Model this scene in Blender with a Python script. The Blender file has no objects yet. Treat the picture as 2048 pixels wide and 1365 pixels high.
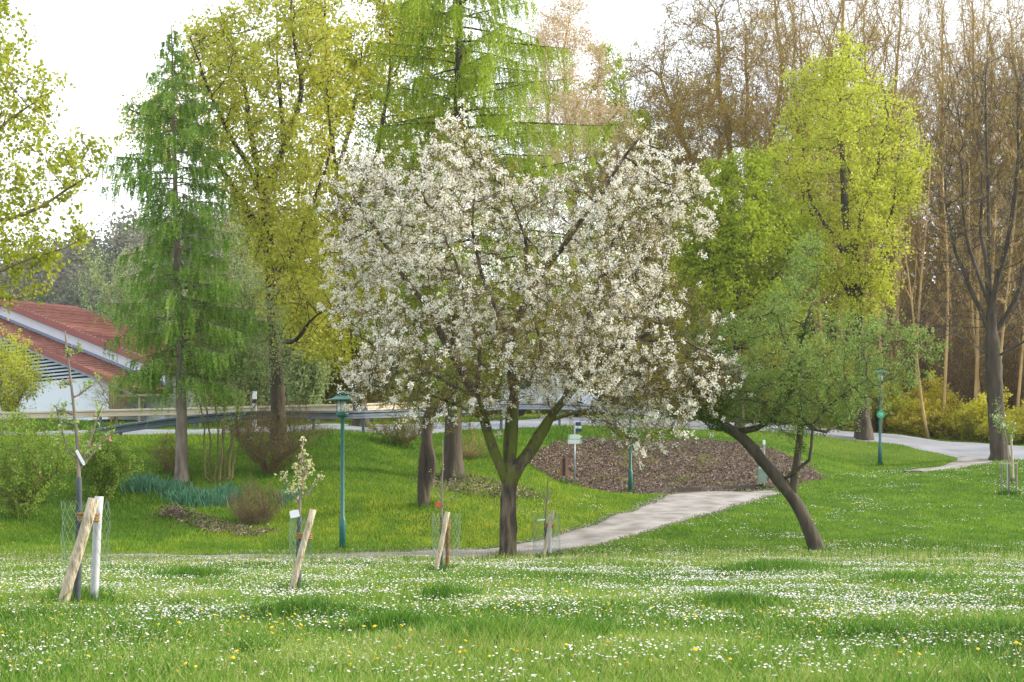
import bpy, math
import numpy as np
from mathutils import Vector
S = bpy.context.scene
C = S.collection
R = np.random.default_rng(7)
PI = math.pi
# ------------------------------------------------------------------ camera, world, sun, exposure
F = 3400.0          # focal length in photo pixels (photo 2048 wide)
HZ = 1000.0         # horizon row
ZC = 1.5            # eye height datum
cam = bpy.data.objects.new('camera', bpy.data.cameras.new('camera')); C.objects.link(cam)
cam.location = (0, 0, ZC); cam.rotation_euler = (PI/2, 0, 0)
cam.data.sensor_width = 36; cam.data.lens = 36*F/2048
cam.data.shift_y = (HZ-682.5)/2048
cam.data.clip_start = 0.5; cam.data.clip_end = 8000
cam.data.dof.use_dof = True; cam.data.dof.focus_distance = 40; cam.data.dof.aperture_fstop = 11
S.camera = cam
SUN_EL, SUN_AZ = math.radians(24), math.radians(84)     # azimuth clockwise from +Y (view direction), so from the right
w = bpy.data.worlds.new('World'); S.world = w; w.use_nodes = True
nt = w.node_tree; nt.nodes.clear()
sky = nt.nodes.new('ShaderNodeTexSky'); sky.sky_type = 'NISHITA'; sky.sun_disc = False
sky.sun_elevation = SUN_EL; sky.sun_rotation = SUN_AZ
b1 = nt.nodes.new('ShaderNodeBackground'); b1.inputs[1].default_value = 0.06
nt.links.new(sky.outputs[0], b1.inputs[0])
# thin bright cloud veil
tc = nt.nodes.new('ShaderNodeTexCoord'); mp = nt.nodes.new('ShaderNodeMapping'); mp.inputs['Scale'].default_value = (2, 2, 7)
nz = nt.nodes.new('ShaderNodeTexNoise'); nz.inputs['Scale'].default_value = 1.6; nz.inputs['Detail'].default_value = 5
rp = nt.nodes.new('ShaderNodeValToRGB')
rp.color_ramp.elements[0].position = .35; rp.color_ramp.elements[0].color = (.84, .88, .95, 1)
rp.color_ramp.elements[1].position = .6; rp.color_ramp.elements[1].color = (1, .985, .96, 1)
nt.links.new(tc.outputs['Generated'], mp.inputs[0]); nt.links.new(mp.outputs[0], nz.inputs[0]); nt.links.new(nz.outputs[0], rp.inputs[0])
b2 = nt.nodes.new('ShaderNodeBackground'); b2.inputs[1].default_value = .95; nt.links.new(rp.outputs[0], b2.inputs[0])
ad = nt.nodes.new('ShaderNodeAddShader'); wo = nt.nodes.new('ShaderNodeOutputWorld')
nt.links.new(b1.outputs[0], ad.inputs[0]); nt.links.new(b2.outputs[0], ad.inputs[1]); nt.links.new(ad.outputs[0], wo.inputs[0])
sd = bpy.data.lights.new('sun', 'SUN'); so = bpy.data.objects.new('sun', sd); C.objects.link(so)
sd.energy = 2.8; sd.angle = math.radians(3.0); sd.color = (1, .90, .72)
sv = Vector((math.cos(SUN_EL)*math.sin(SUN_AZ), math.cos(SUN_EL)*math.cos(SUN_AZ), math.sin(SUN_EL)))
so.rotation_euler = sv.to_track_quat('Z', 'Y').to_euler(); so.location = (30, 20, 40)
S.view_settings.view_transform = 'Standard'; S.view_settings.look = 'None'; S.view_settings.gamma = 1
S.view_settings.exposure = 0.9
S.render.engine = 'CYCLES'
S.cycles.max_bounces = 6; S.cycles.diffuse_bounces = 3; S.cycles.transmission_bounces = 4; S.cycles.glossy_bounces = 2
S.cycles.transparent_max_bounces = 4; S.cycles.use_denoising = True; S.cycles.caustics_reflective = False; S.cycles.caustics_refractive = False
S.cycles.sample_clamp_indirect = 4

# ------------------------------------------------------------------ helpers: materials
def srgb(r, g, b):
    f = lambda c: (c/255/12.92) if c <= 10 else ((c/255+.055)/1.055)**2.4
    return (f(r), f(g), f(b), 1)
def mat(name):
    m = bpy.data.materials.new(name); m.use_nodes = True
    n = m.node_tree; b = n.nodes['Principled BSDF']; return m, n, b
def ramp(n, cols, fac):
    r = n.nodes.new('ShaderNodeValToRGB'); e = r.color_ramp.elements
    while len(e) < len(cols): e.new(.5)
    for i, c in enumerate(cols):
        e[i].position = c[0]; e[i].color = (*c[1][:3], 1)
    n.links.new(fac, r.inputs[0]); return r.outputs[0]
def noise(n, scale, detail=4, coord='Object', vec=None, stretch=None):
    t = n.nodes.new('ShaderNodeTexNoise'); t.inputs['Scale'].default_value = scale; t.inputs['Detail'].default_value = detail
    c = n.nodes.new('ShaderNodeTexCoord'); o = c.outputs[coord]
    if stretch:
        q = n.nodes.new('ShaderNodeMapping'); q.inputs['Scale'].default_value = stretch; n.links.new(o, q.inputs[0]); o = q.outputs[0]
    n.links.new(o, t.inputs['Vector']); return t.outputs['Fac']
def mixc(n, a, b, fac, mode='MIX'):
    x = n.nodes.new('ShaderNodeMix'); x.data_type = 'RGBA'; x.blend_type = mode
    for s, v in ((6, a), (7, b)):
        if isinstance(v, tuple): x.inputs[s].default_value = (*v[:3], 1)
        else: n.links.new(v, x.inputs[s])
    if isinstance(fac, float): x.inputs[0].default_value = fac
    else: n.links.new(fac, x.inputs[0])
    return x.outputs[2]
def bump(n, b, h, strength=.5, dist=.02):
    q = n.nodes.new('ShaderNodeBump'); q.inputs['Strength'].default_value = strength; q.inputs['Distance'].default_value = dist
    n.links.new(h, q.inputs['Height']); n.links.new(q.outputs[0], b.inputs['Normal'])
def leafmat(name, cols, trans=.45, rough=.6, objvar=.0):
    """leaf / petal / grass: per-leaf random hue through attribute rnd, diffuse + translucent"""
    m, n, b = mat(name)
    a = n.nodes.new('ShaderNodeAttribute'); a.attribute_name = 'rnd'
    k = len(cols); col = ramp(n, [(i/(k-1) if k > 1 else 0, c) for i, c in enumerate(cols)], a.outputs['Fac'])
    if objvar:
        oi = n.nodes.new('ShaderNodeObjectInfo'); hs = n.nodes.new('ShaderNodeHueSaturation')
        mr = n.nodes.new('ShaderNodeMapRange'); mr.inputs[3].default_value = .5-objvar; mr.inputs[4].default_value = .5+objvar
        n.links.new(oi.outputs['Random'], mr.inputs[0]); n.links.new(mr.outputs[0], hs.inputs['Hue']); n.links.new(col, hs.inputs['Color']); col = hs.outputs[0]
    b.inputs['Roughness'].default_value = rough; b.inputs['Specular IOR Level'].default_value = .25
    n.links.new(col, b.inputs['Base Color'])
    t = n.nodes.new('ShaderNodeBsdfTranslucent'); n.links.new(col, t.inputs[0])
    x = n.nodes.new('ShaderNodeMixShader'); x.inputs[0].default_value = trans
    n.links.new(b.outputs[0], x.inputs[1]); n.links.new(t.outputs[0], x.inputs[2]); n.links.new(x.outputs[0], n.nodes['Material Output'].inputs[0])
    return m
def bark(name, c1, c2, c3, sc=6, moss=None, bmp=.6):
    m, n, b = mat(name)
    f = noise(n, sc, 6, stretch=(1, 1, .22)); g = noise(n, sc*.3, 3)
    col = ramp(n, [(.38, c1), (.5, c2), (.62, c3)], f)
    if moss:
        ge = n.nodes.new('ShaderNodeNewGeometry'); sx = n.nodes.new('ShaderNodeSeparateXYZ')
        tc = n.nodes.new('ShaderNodeTexCoord'); n.links.new(tc.outputs['Object'], sx.inputs[0])
        r1 = n.nodes.new('ShaderNodeMapRange'); r1.inputs[1].default_value = moss[1]; r1.inputs[2].default_value = moss[1]+.35; n.links.new(sx.outputs[2], r1.inputs[0])
        r2 = n.nodes.new('ShaderNodeMapRange'); r2.inputs[1].default_value = moss[2]; r2.inputs[2].default_value = moss[2]-.8; n.links.new(sx.outputs[2], r2.inputs[0])
        mm = n.nodes.new('ShaderNodeMath'); mm.operation = 'MULTIPLY'; n.links.new(r1.outputs[0], mm.inputs[0]); n.links.new(r2.outputs[0], mm.inputs[1])
        h = noise(n, 3.0, 5); r3 = n.nodes.new('ShaderNodeMapRange'); r3.inputs[1].default_value = .40; r3.inputs[2].default_value = .50; n.links.new(h, r3.inputs[0])
        m3 = n.nodes.new('ShaderNodeMath'); m3.operation = 'MULTIPLY'; n.links.new(mm.outputs[0], m3.inputs[0]); n.links.new(r3.outputs[0], m3.inputs[1])
        col = mixc(n, col, moss[0], m3.outputs[0])
    else:
        col = mixc(n, col, c3, g)
    n.links.new(col, b.inputs['Base Color']); b.inputs['Roughness'].default_value = .9
    bump(n, b, f, 1.0, .09); return m
def plain(name, c, rough=.6, metal=0, var=.12, sc=8, bmp=0):
    m, n, b = mat(name); f = noise(n, sc, 4)
    d = tuple(max(0, x*(1-var)) for x in c[:3]); e = tuple(min(1, x*(1+var)) for x in c[:3])
    n.links.new(ramp(n, [(.3, d), (.7, e)], f), b.inputs['Base Color'])
    b.inputs['Roughness'].default_value = rough; b.inputs['Metallic'].default_value = metal
    if bmp: bump(n, b, f, bmp)
    return m
# ------------------------------------------------------------------ helpers: objects
def link(o, parent=None):
    C.objects.link(o)
    if parent: o.parent = parent
    return o
def tag(o, label=None, cat=None, group=None, kind=None):
    if label: o['label'] = label
    if cat: o['category'] = cat
    if group: o['group'] = group
    if kind: o['kind'] = kind
    return o
def thing(name, label, cat, loc=(0, 0, 0), group=None):
    o = bpy.data.objects.new(name, None); o.empty_display_size = .2; C.objects.link(o); o.location = tuple(float(v) for v in loc)
    return tag(o, label, cat, group)
def mesh(name, V, polys, m, parent=None, rnd=None, smooth=False, origin=None):
    """V (n,3); polys a list of (k,s) int arrays; V in world space; stored relative to origin / parent location"""
    me = bpy.data.meshes.new(name)
    V = np.asarray(V, dtype=np.float32).reshape(-1, 3)
    if parent is not None and origin is None: origin = parent.location
    if origin is not None: V = V-np.array(origin, dtype=np.float32)
    polys = [np.asarray(p, dtype=np.int32) for p in polys if len(p)]
    loops = np.concatenate([p.ravel() for p in polys]); tot = np.concatenate([np.full(len(p), p.shape[1], np.int32) for p in polys])
    st = np.concatenate([[0], np.cumsum(tot)[:-1]]).astype(np.int32)
    me.vertices.add(len(V)); me.vertices.foreach_set('co', V.ravel())
    me.loops.add(len(loops)); me.loops.foreach_set('vertex_index', loops)
    me.polygons.add(len(tot)); me.polygons.foreach_set('loop_start', st); me.polygons.foreach_set('loop_total', tot)
    me.polygons.foreach_set('use_smooth', np.full(len(tot), smooth))
    if rnd is not None:
        at = me.attributes.new('rnd', 'FLOAT', 'POINT'); at.data.foreach_set('value', np.asarray(rnd, dtype=np.float32))
    me.update(); me.materials.append(m)
    o = bpy.data.objects.new(name, me); link(o, parent)
    if parent is None and origin is not None: o.location = tuple(float(v) for v in origin)
    return o
class MB:
    """collects primitives, world space"""
    def __init__(s): s.V = []; s.P = {}; s.n = 0
    def add(s, V, polys):
        V = np.asarray(V, float)
        for p in polys:
            p = np.asarray(p, int)
            s.P.setdefault(p.shape[1], []).append(p+s.n)
        s.V.append(V); s.n += len(V)
    def box(s, c, size, rz=0, taper=1.0):
        x, y, z = [v/2 for v in size]; t = taper
        V = np.array([[-x, -y, -z], [x, -y, -z], [x, y, -z], [-x, y, -z], [-x*t, -y*t, z], [x*t, -y*t, z], [x*t, y*t, z], [-x*t, y*t, z]])
        ca, sa = math.cos(rz), math.sin(rz); V = V @ np.array([[ca, sa, 0], [-sa, ca, 0], [0, 0, 1]])+np.array(c)
        s.add(V, [[[0, 3, 2, 1], [4, 5, 6, 7], [0, 1, 5, 4], [1, 2, 6, 5], [2, 3, 7, 6], [3, 0, 4, 7]]])
    def beam(s, a, b, wd, ht):
        """box from a to b (width across horizontally, height vertical-ish)"""
        a = np.array(a, float); b = np.array(b, float); d = b-a; d /= np.linalg.norm(d)
        u = np.cross(d, [0, 0, 1]); nu = np.linalg.norm(u); u = u/nu if nu > 1e-6 else np.array([1., 0, 0]); v = np.cross(u, d)
        V = [p+sx*u*wd/2+sy*v*ht/2 for p in (a, b) for sx, sy in ((-1, -1), (1, -1), (1, 1), (-1, 1))]
        s.add(V, [[[3, 2, 1, 0], [4, 5, 6, 7], [0, 1, 5, 4], [1, 2, 6, 5], [2, 3, 7, 6], [3, 0, 4, 7]]])
    def tube(s, pts, rad, k=8, cap=True, rough=0):
        pts = np.asarray(pts, float); n = len(pts); rad = np.broadcast_to(rad, n)
        t = np.gradient(pts, axis=0); t /= np.linalg.norm(t, axis=1)[:, None]+1e-12
        u = np.cross(t[0], [.13, .97, .2]); u /= np.linalg.norm(u); rings = []
        a = np.arange(k)*2*PI/k
        for i in range(n):
            u = u-t[i]*np.dot(u, t[i]); u /= np.linalg.norm(u); v = np.cross(t[i], u)
            
            m_ = 1.0
            if rough:
                if i == 0: nz_ = R.normal(0, 1, k)
                nz_ = nz_*.75+R.normal(0, .66, k); m_ = (1+rough*nz_)[:, None]
            rings.append(pts[i]+rad[i]*m_*(np.cos(a)[:, None]*u+np.sin(a)[:, None]*v))
        V = np.concatenate(rings); q = []
        for i in range(n-1):
            for j in range(k):
                j2 = (j+1) % k; q.append([i*k+j, i*k+j2, (i+1)*k+j2, (i+1)*k+j])
        P = [q]
        if cap and k > 2: s.add(V, [q, [list(range(k))[::-1], [(n-1)*k+j for j in range(k)]]]) if k != 4 else s.add(V, [q+[list(range(k))[::-1], [(n-1)*k+j for j in range(k)]]])
        else: s.add(V, P)
    def lathe(s, c, prof, k=16):
        a = np.arange(k)*2*PI/k; V = [[c[0]+r*math.cos(x), c[1]+r*math.sin(x), c[2]+z] for r, z in prof for x in a]; q = []
        for i in range(len(prof)-1):
            for j in range(k):
                j2 = (j+1) % k; q.append([i*k+j, i*k+j2, (i+1)*k+j2, (i+1)*k+j])
        s.add(V, [q])
    def build(s, name, m, parent=None, smooth=False, origin=None):
        return mesh(name, np.concatenate(s.V), [np.concatenate(p) for p in s.P.values()], m, parent, None, smooth, origin)

# ------------------------------------------------------------------ terrain
def P(px, py, Y): return np.array([(px-1024)*Y/F, Y, ZC+(HZ-py)*Y/F])
NEAR = [(y, 1045+3196/y) for y in (2.5, 4, 6, 8, 10, 13, 17, 22, 30, 36, 41)]
COLS = {
 -500: [(45, 1113), (48, 1075), (51, 1015), (54, 955), (58, 895), (61, 872), (68, 868), (72, 862), (85, 828), (100, 815)],
 0:    [(45, 1113), (48, 1080), (50, 1035), (54, 955), (58, 897), (61, 873), (68, 868), (72, 862), (85, 830), (100, 818)],
 300:  [(45, 1112), (48, 1083), (51, 1027), (53, 985), (56, 930), (60, 876), (63, 868), (70, 862), (85, 838), (100, 825)],
 512:  [(45, 1112), (48, 1085), (50.5, 1048), (53, 1000), (56, 940), (59, 885), (61.5, 866), (68, 860), (75, 855), (100, 838)],
 685:  [(44, 1110), (46.3, 1100), (49, 1060), (52, 1003), (56, 932), (59, 880), (61.5, 860), (68, 850), (75, 848), (100, 838)],
 850:  [(44, 1107), (47, 1098), (49, 1060), (51, 1013), (54, 975), (57, 944), (60, 912), (64, 880), (67, 855), (75, 848), (100, 838)],
 1024: [(44, 1107), (47, 1094), (49, 1064), (53, 1003), (56, 960), (59, 925), (63, 888), (68, 860), (71, 850), (82, 835), (100, 830)],
 1160: [(43, 1111), (47, 1086), (50, 1050), (55, 1005), (58, 985), (61, 975), (64, 930), (68, 885), (71, 856), (75, 846), (84, 832), (100, 830)],
 1300: [(43, 1113), (47, 1078), (50, 1050), (54, 1020), (58, 998), (61, 987), (65, 940), (69, 895), (73, 870), (77, 852), (86, 838), (100, 835)],
 1536: [(44, 1108), (48, 1075), (52, 1040), (56, 1014), (60, 990), (62, 978), (66, 935), (70, 898), (75, 874), (80, 862), (88, 850), (100, 848)],
 1750: [(44, 1106), (48, 1070), (52, 1040), (58, 998), (64, 965), (69, 946), (73, 932), (77, 898), (80, 884), (88, 868), (100, 864)],
 1900: [(44, 1105), (48, 1070), (52, 1043), (58, 1002), (64, 965), (69, 940), (73, 922), (75, 915), (80, 897), (85, 885), (100, 876)],
 2048: [(44, 1105), (48, 1073), (52, 1046), (58, 1008), (64, 968), (68, 940), (71, 922), (74, 914), (83, 894), (100, 880)],
 2600: [(44, 1105), (48, 1075), (52, 1048), (58, 1010), (64, 970), (70, 930), (80, 905), (100, 885)]}
cu = np.array(sorted(COLS)); YS = np.arange(2.5, 100.01, .5)
prof = []
for c in cu:
    pr = NEAR+COLS[c]; yy = np.array([p[0] for p in pr]); zz = np.array([(HZ-p[1])*p[0]/F+ZC for p in pr])
    prof.append(np.interp(YS, yy, zz))
prof = np.array(prof)
def axis(lo, hi, st, far):
    a = list(np.arange(lo, hi+1e-6, st)); s = st*2
    while a[-1] < far: a.append(min(far, a[-1]+s)); s *= 1.35
    s = st*2
    while a[0] > -far: a.insert(0, max(-far, a[0]-s)); s *= 1.35
    return np.array(a)
GX = axis(-50, 50, .5, 1200); GY = axis(2.5, 100, .5, 1200)
XX, YY = np.meshgrid(GX, GY, indexing='ij')
yc = np.clip(YY, 2.5, 100); uu = np.clip(XX*F/np.clip(YY, 8, None)+1024, cu[0], cu[-1])
ui = np.clip(np.searchsorted(cu, uu)-1, 0, len(cu)-2); uf = (uu-cu[ui])/(cu[ui+1]-cu[ui]); uf = uf*uf*(3-2*uf)
yi = np.clip(((yc-2.5)/.5).astype(int), 0, len(YS)-2); yf = (yc-2.5)/.5-yi
A = prof[ui, yi]*(1-yf)+prof[ui, yi+1]*yf; B = prof[ui+1, yi]*(1-yf)+prof[ui+1, yi+1]*yf
ZZ = A*(1-uf)+B*uf
def blur(Z, n):
    for _ in range(n):
        Z2 = Z.copy(); Z2[1:-1] = (Z[:-2]+2*Z[1:-1]+Z[2:])/4; Z = Z2.copy(); Z2[:, 1:-1] = (Z[:, :-2]+2*Z[:, 1:-1]+Z[:, 2:])/4; Z = Z2
    return Z
ZZ = blur(ZZ, 4)
def wob(x, y):
    return .035*np.sin(x*.9+1.3*np.sin(y*.5))*np.sin(y*.7+.8)+.02*np.sin(x*2.3+y*1.1)+.02*np.sin(y*1.9-x*.6)
ZZ = ZZ+wob(XX, YY)*np.clip(YY/15, 0, 1)
def g(x, y):
    x = np.asarray(x, float); y = np.asarray(y, float)
    i = np.clip(np.searchsorted(GX, x)-1, 0, len(GX)-2); j = np.clip(np.searchsorted(GY, y)-1, 0, len(GY)-2)
    a = (x-GX[i])/(GX[i+1]-GX[i]); b = (y-GY[j])/(GY[j+1]-GY[j])
    return (ZZ[i, j]*(1-a)+ZZ[i+1, j]*a)*(1-b)+(ZZ[i, j+1]*(1-a)+ZZ[i+1, j+1]*a)*b
_ys = np.arange(9, 100, .1)
def ground(px, py, ymin=9, ymax=100):
    """the ground point seen at a photo pixel (nearest by row)"""
    m = _ys[(_ys >= ymin) & (_ys <= ymax)]
    x = (px-1024)*m/F; r = HZ-(g(x, m)-ZC)*F/m
    d = r-py; k = np.where(np.diff(np.sign(d)) != 0)[0]
    k = k[0] if len(k) else int(np.argmin(np.abs(d)))
    return np.array([x[k], m[k], float(g(x[k], m[k]))])
def gz(x, y): return float(g(x, y))

GREEN = [srgb(78, 118, 20), srgb(98, 142, 26), srgb(126, 160, 40)]
m_ground, n, b = mat('ground_soil_grass')
f = noise(n, .35, 6); f2 = noise(n, 9, 5)
col = ramp(n, [(.3, srgb(62, 92, 22)), (.5, srgb(84, 118, 28)), (.7, srgb(110, 136, 40))], f)
col = mixc(n, col, srgb(70, 84, 30), f2); n.links.new(col, b.inputs['Base Color']); b.inputs['Roughness'].default_value = 1; b.inputs['Specular IOR Level'].default_value = .1
bump(n, b, f2, .6, .05)
nx, ny = XX.shape
V = np.stack([XX, YY, ZZ], -1).reshape(-1, 3)
I, J = np.meshgrid(np.arange(nx-1), np.arange(ny-1), indexing='ij'); a0 = (I*ny+J).ravel()
o = mesh('ground', V, [np.stack([a0, a0+ny, a0+ny+1, a0+1], 1)], m_ground, smooth=True); o['kind'] = 'structure'

def drape(name, A, B, m, lift=.03, ns=80, nc=14, kind='structure'):
    """a sheet on the ground between two edges A and B (lists of world xy), finely divided"""
    def res(L):
        L = np.array([p[:2] for p in L], float); d = np.r_[0, np.cumsum(np.linalg.norm(np.diff(L, axis=0), axis=1))]; t = np.linspace(0, d[-1], ns)
        return np.stack([np.interp(t, d, L[:, 0]), np.interp(t, d, L[:, 1])], 1)
    a, b_ = res(A), res(B)
    for q in (a, b_):
        for _ in range(3): q[1:-1] = (q[:-2]+2*q[1:-1]+q[2:])/4
    t = np.linspace(0, 1, nc)[None, :, None]; G = a[:, None]*(1-t)+b_[:, None]*t
    z = g(G[..., 0], G[..., 1])+lift; z[:, 0] -= lift+.02; z[:, -1] -= lift+.02
    V = np.concatenate([G, z[..., None]], -1).reshape(-1, 3)
    I, J = np.meshgrid(np.arange(ns-1), np.arange(nc-1), indexing='ij'); k = (I*nc+J).ravel()
    o = mesh(name, V, [np.stack([k, k+nc, k+nc+1, k+1], 1)], m, smooth=True)
    o['kind'] = kind; return o, G
def edge_px(L): return [ground(*p) for p in L]
def edge_uY(L): return [((u-1024)*Y/F, Y) for u, Y in L]
m_gravel, n, b = mat('gravel_path')
f = noise(n, 1.3, 8); f2 = noise(n, 30, 4)
col = ramp(n, [(.36, srgb(120, 113, 106)), (.5, srgb(142, 137, 132)), (.64, srgb(158, 154, 150))], f)
col = mixc(n, col, srgb(120, 112, 104), ramp(n, [(.55, (0, 0, 0)), (.75, (.6, .6, .6))], f2))
n.links.new(col, b.inputs['Base Color']); b.inputs['Roughness'].default_value = .95; bump(n, b, f2, .4, .02)
m_road, n, b = mat('asphalt_road')
f = noise(n, .5, 8); f2 = noise(n, 40, 3)
col = ramp(n, [(.35, srgb(126, 128, 136)), (.65, srgb(152, 154, 162))], f); col = mixc(n, col, srgb(110, 110, 118), ramp(n, [(.5, (0, 0, 0)), (.8, (.5, .5, .5))], f2))
n.links.new(col, b.inputs['Base Color']); b.inputs['Roughness'].default_value = .85; bump(n, b, f2, .3, .01)
PU = [(200, 1112), (500, 1111), (700, 1108), (850, 1101), (1000, 1093), (1100, 1075), (1200, 1044), (1270, 1020), (1315, 1000), (1330, 992), (1345, 986), (1450, 985), (1540, 982)]
PL = [(200, 1119), (500, 1119), (700, 1119), (850, 1118), (1000, 1115), (1130, 1102), (1250, 1077), (1350, 1050), (1440, 1024), (1490, 1008), (1522, 998), (1535, 993), (1560, 988)]
path_o, PG = drape('gravel_path', edge_px(PU), edge_px(PL), m_gravel, .04, 160, 12)
RN = [(-500, 61), (0, 61.5), (300, 62), (512, 61.5), (700, 62), (900, 66), (1100, 71), (1300, 76), (1536, 80), (1700, 80.5), (1800, 79.5), (1880, 76), (1930, 74), (2048, 72.5), (2300, 69), (2600, 67)]
RF = [(-500, 69), (0, 69), (300, 69.5), (512, 69), (700, 69), (900, 74), (1100, 80), (1300, 85), (1536, 88.5), (1700, 89), (1800, 88), (1900, 85.5), (2048, 83), (2300, 78), (2600, 75)]
road_o, RG = drape('road', edge_uY(RN), edge_uY(RF), m_road, .05, 260, 16)
JL = [(1905, 931), (1930, 925), (1940, 916), (1925, 908)]; JR = [(1850, 940), (1985, 926), (2010, 920), (2030, 912)]
fp_o, FG = drape('footpath', [ground(1800, 944), ground(1880, 934), ground(1912, 922), ground(1908, 910)], [ground(1850, 944), ground(1930, 936), ground(1985, 925), ground(2040, 914)], m_gravel, .045, 30, 8)
# distant hills
m_hill, n, b = mat('hill_ground'); f = noise(n, .05, 6)
n.links.new(ramp(n, [(.3, srgb(70, 84, 62)), (.7, srgb(110, 120, 84))], f), b.inputs['Base Color']); b.inputs['Roughness'].default_value = 1
hx = np.linspace(-420, 60, 60); hy = np.linspace(200, 900, 30); HX, HY = np.meshgrid(hx, hy, indexing='ij')
def hz(x, y):
    u = x*F/y+1024
    top = np.clip(1-np.clip((u-500)/500, 0, 1), 0, 1)
    t = np.clip((y-210)/170, 0, 1); t = t*t*(3-2*t)
    return 3+t*(50+7*np.sin(x*.02+1)+3*np.sin(x*.07))*(.25+.75*top)
V = np.stack([HX, HY, hz(HX, HY)], -1).reshape(-1, 3); I, J = np.meshgrid(np.arange(59), np.arange(29), indexing='ij'); k = (I*30+J).ravel()
mesh('hills', V, [np.stack([k, k+30, k+31, k+1], 1)], m_hill, smooth=True)['kind'] = 'structure'

# ------------------------------------------------------------------ grass, daisies
def inpoly(x, y, poly):
    poly = np.asarray(poly, float); r = np.zeros(len(x), bool); n = len(poly)
    for i in range(n):
        x1, y1 = poly[i]; x2, y2 = poly[(i+1) % n]
        c = ((y1 > y) != (y2 > y)) & (x < (x2-x1)*(y-y1)/(y2-y1+1e-12)+x1); r ^= c
    return r
def vnoise(x, y, sc, seed=0):
    """smooth value noise 0..1"""
    rr = np.random.default_rng(seed).random((256, 256)); x = x*sc+100; y = y*sc+100
    i = np.floor(x).astype(int); j = np.floor(y).astype(int); a = x-i; b = y-j; a = a*a*(3-2*a); b = b*b*(3-2*b); q = lambda i, j: rr[i % 256, j % 256]
    return (q(i, j)*(1-a)+q(i+1, j)*a)*(1-b)+(q(i, j+1)*(1-a)+q(i+1, j+1)*a)*b
path_poly = [tuple(p) for p in PG[:, 0]]+[tuple(p) for p in PG[::-1, -1]]
foot_poly = [tuple(p) for p in FG[:, 0]]+[tuple(p) for p in FG[::-1, -1]]
road_poly = [tuple(p) for p in RG[:, 0]]+[tuple(p) for p in RG[::-1, -1]]
MU = [(1060, 925), (1085, 900), (1110, 885), (1180, 878), (1300, 884), (1400, 880), (1480, 888), (1560, 905), (1600, 925), (1630, 945)]
ML = [(1060, 930), (1090, 950), (1125, 968), (1180, 980), (1240, 988), (1320, 990), (1400, 988), (1480, 984), (1550, 978), (1650, 958)]
mulch_A, mulch_B = edge_px(MU), edge_px(ML)
m_mulch, n, b = mat('bark_mulch'); f = noise(n, 22, 6); f2 = noise(n, 1.2, 3)
col = ramp(n, [(.35, srgb(58, 46, 38)), (.5, srgb(92, 76, 64)), (.65, srgb(126, 108, 92))], f); n.links.new(mixc(n, col, srgb(88, 74, 56), f2), b.inputs['Base Color']); b.inputs['Roughness'].default_value = 1; bump(n, b, f, 1, .08)
mul_o, MG = drape('mulch_bed', mulch_A, mulch_B, m_mulch, .05, 70, 26)
mulch_poly = [tuple(p) for p in MG[:, 0]]+[tuple(p) for p in MG[::-1, -1]]

def blades(name, x, y, h, w, lean, rnd, m, bent=True):
    n = len(x); z = g(x, y); a = R.uniform(0, 2*PI, n); ca, sa = np.cos(a), np.sin(a)
    la = R.uniform(0, 2*PI, n); lx, ly = np.cos(la)*lean*h, np.sin(la)*lean*h
    wx, wy = ca*w/2, sa*w/2
    base = np.stack([x, y, z-.01], 1)
    if bent:
        mid = base+np.stack([lx*.3, ly*.3, h*.6], 1); tip = base+np.stack([lx, ly, h], 1); W = np.stack([wx, wy, wx*0], 1)
        V = np.stack([base-W, base+W, mid+W*.8, mid-W*.8, tip], 1).reshape(-1, 3); i = np.arange(n)[:, None]*5
        return mesh(name, V, [i+np.array([[0, 1, 2, 3]]), i+np.array([[3, 2, 4]])], m, rnd=np.repeat(rnd, 5))
    tip = base+np.stack([lx, ly, h], 1); W = np.stack([wx, wy, wx*0], 1)
    V = np.stack([base-W, base+W, tip], 1).reshape(-1, 3); i = np.arange(n)[:, None]*3
    return mesh(name, V, [i+np.array([[0, 1, 2]])], m, rnd=np.repeat(rnd, 3))
TUFTS = [(165, 1205, .5), (610, 1235, .7), (1010, 1288, .9), (1150, 1285, .6), (790, 1265, .5), (385, 1158, .9), (1830, 1172, 1.1), (1470, 1218, .6), (1560, 1140, 1.3), (1985, 1290, .8), (500, 1330, .25), (1750, 1290, .5), (900, 1200, .5)]
TW = [(ground(a_, b_), r_*.72) for a_, b_, r_ in TUFTS]
def tuft(x, y):
    t = np.zeros(len(x))
    for p, r_ in TW: t = np.maximum(t, np.exp(-(((x-p[0])/r_)**2+((y-p[1])/(r_*1.3))**2)*1.5))
    return t
m_meadow = leafmat('meadow_grass_blade', [srgb(52, 92, 22), srgb(86, 132, 36), srgb(120, 152, 50), srgb(154, 168, 86), srgb(196, 184, 130)], .35)
m_lawn = leafmat('lawn_grass_blade', [srgb(62, 104, 24), srgb(98, 140, 34), srgb(134, 160, 40), srgb(168, 178, 50), srgb(180, 166, 90)], .35)
def fan(n, y0, y1, pw=1.0, u0=-160, u1=2208):
    y = (y0**pw+R.random(n)*(y1**pw-y0**pw))**(1/pw); u = R.uniform(u0, u1, n); return (u-1024)*y/F, y
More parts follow.
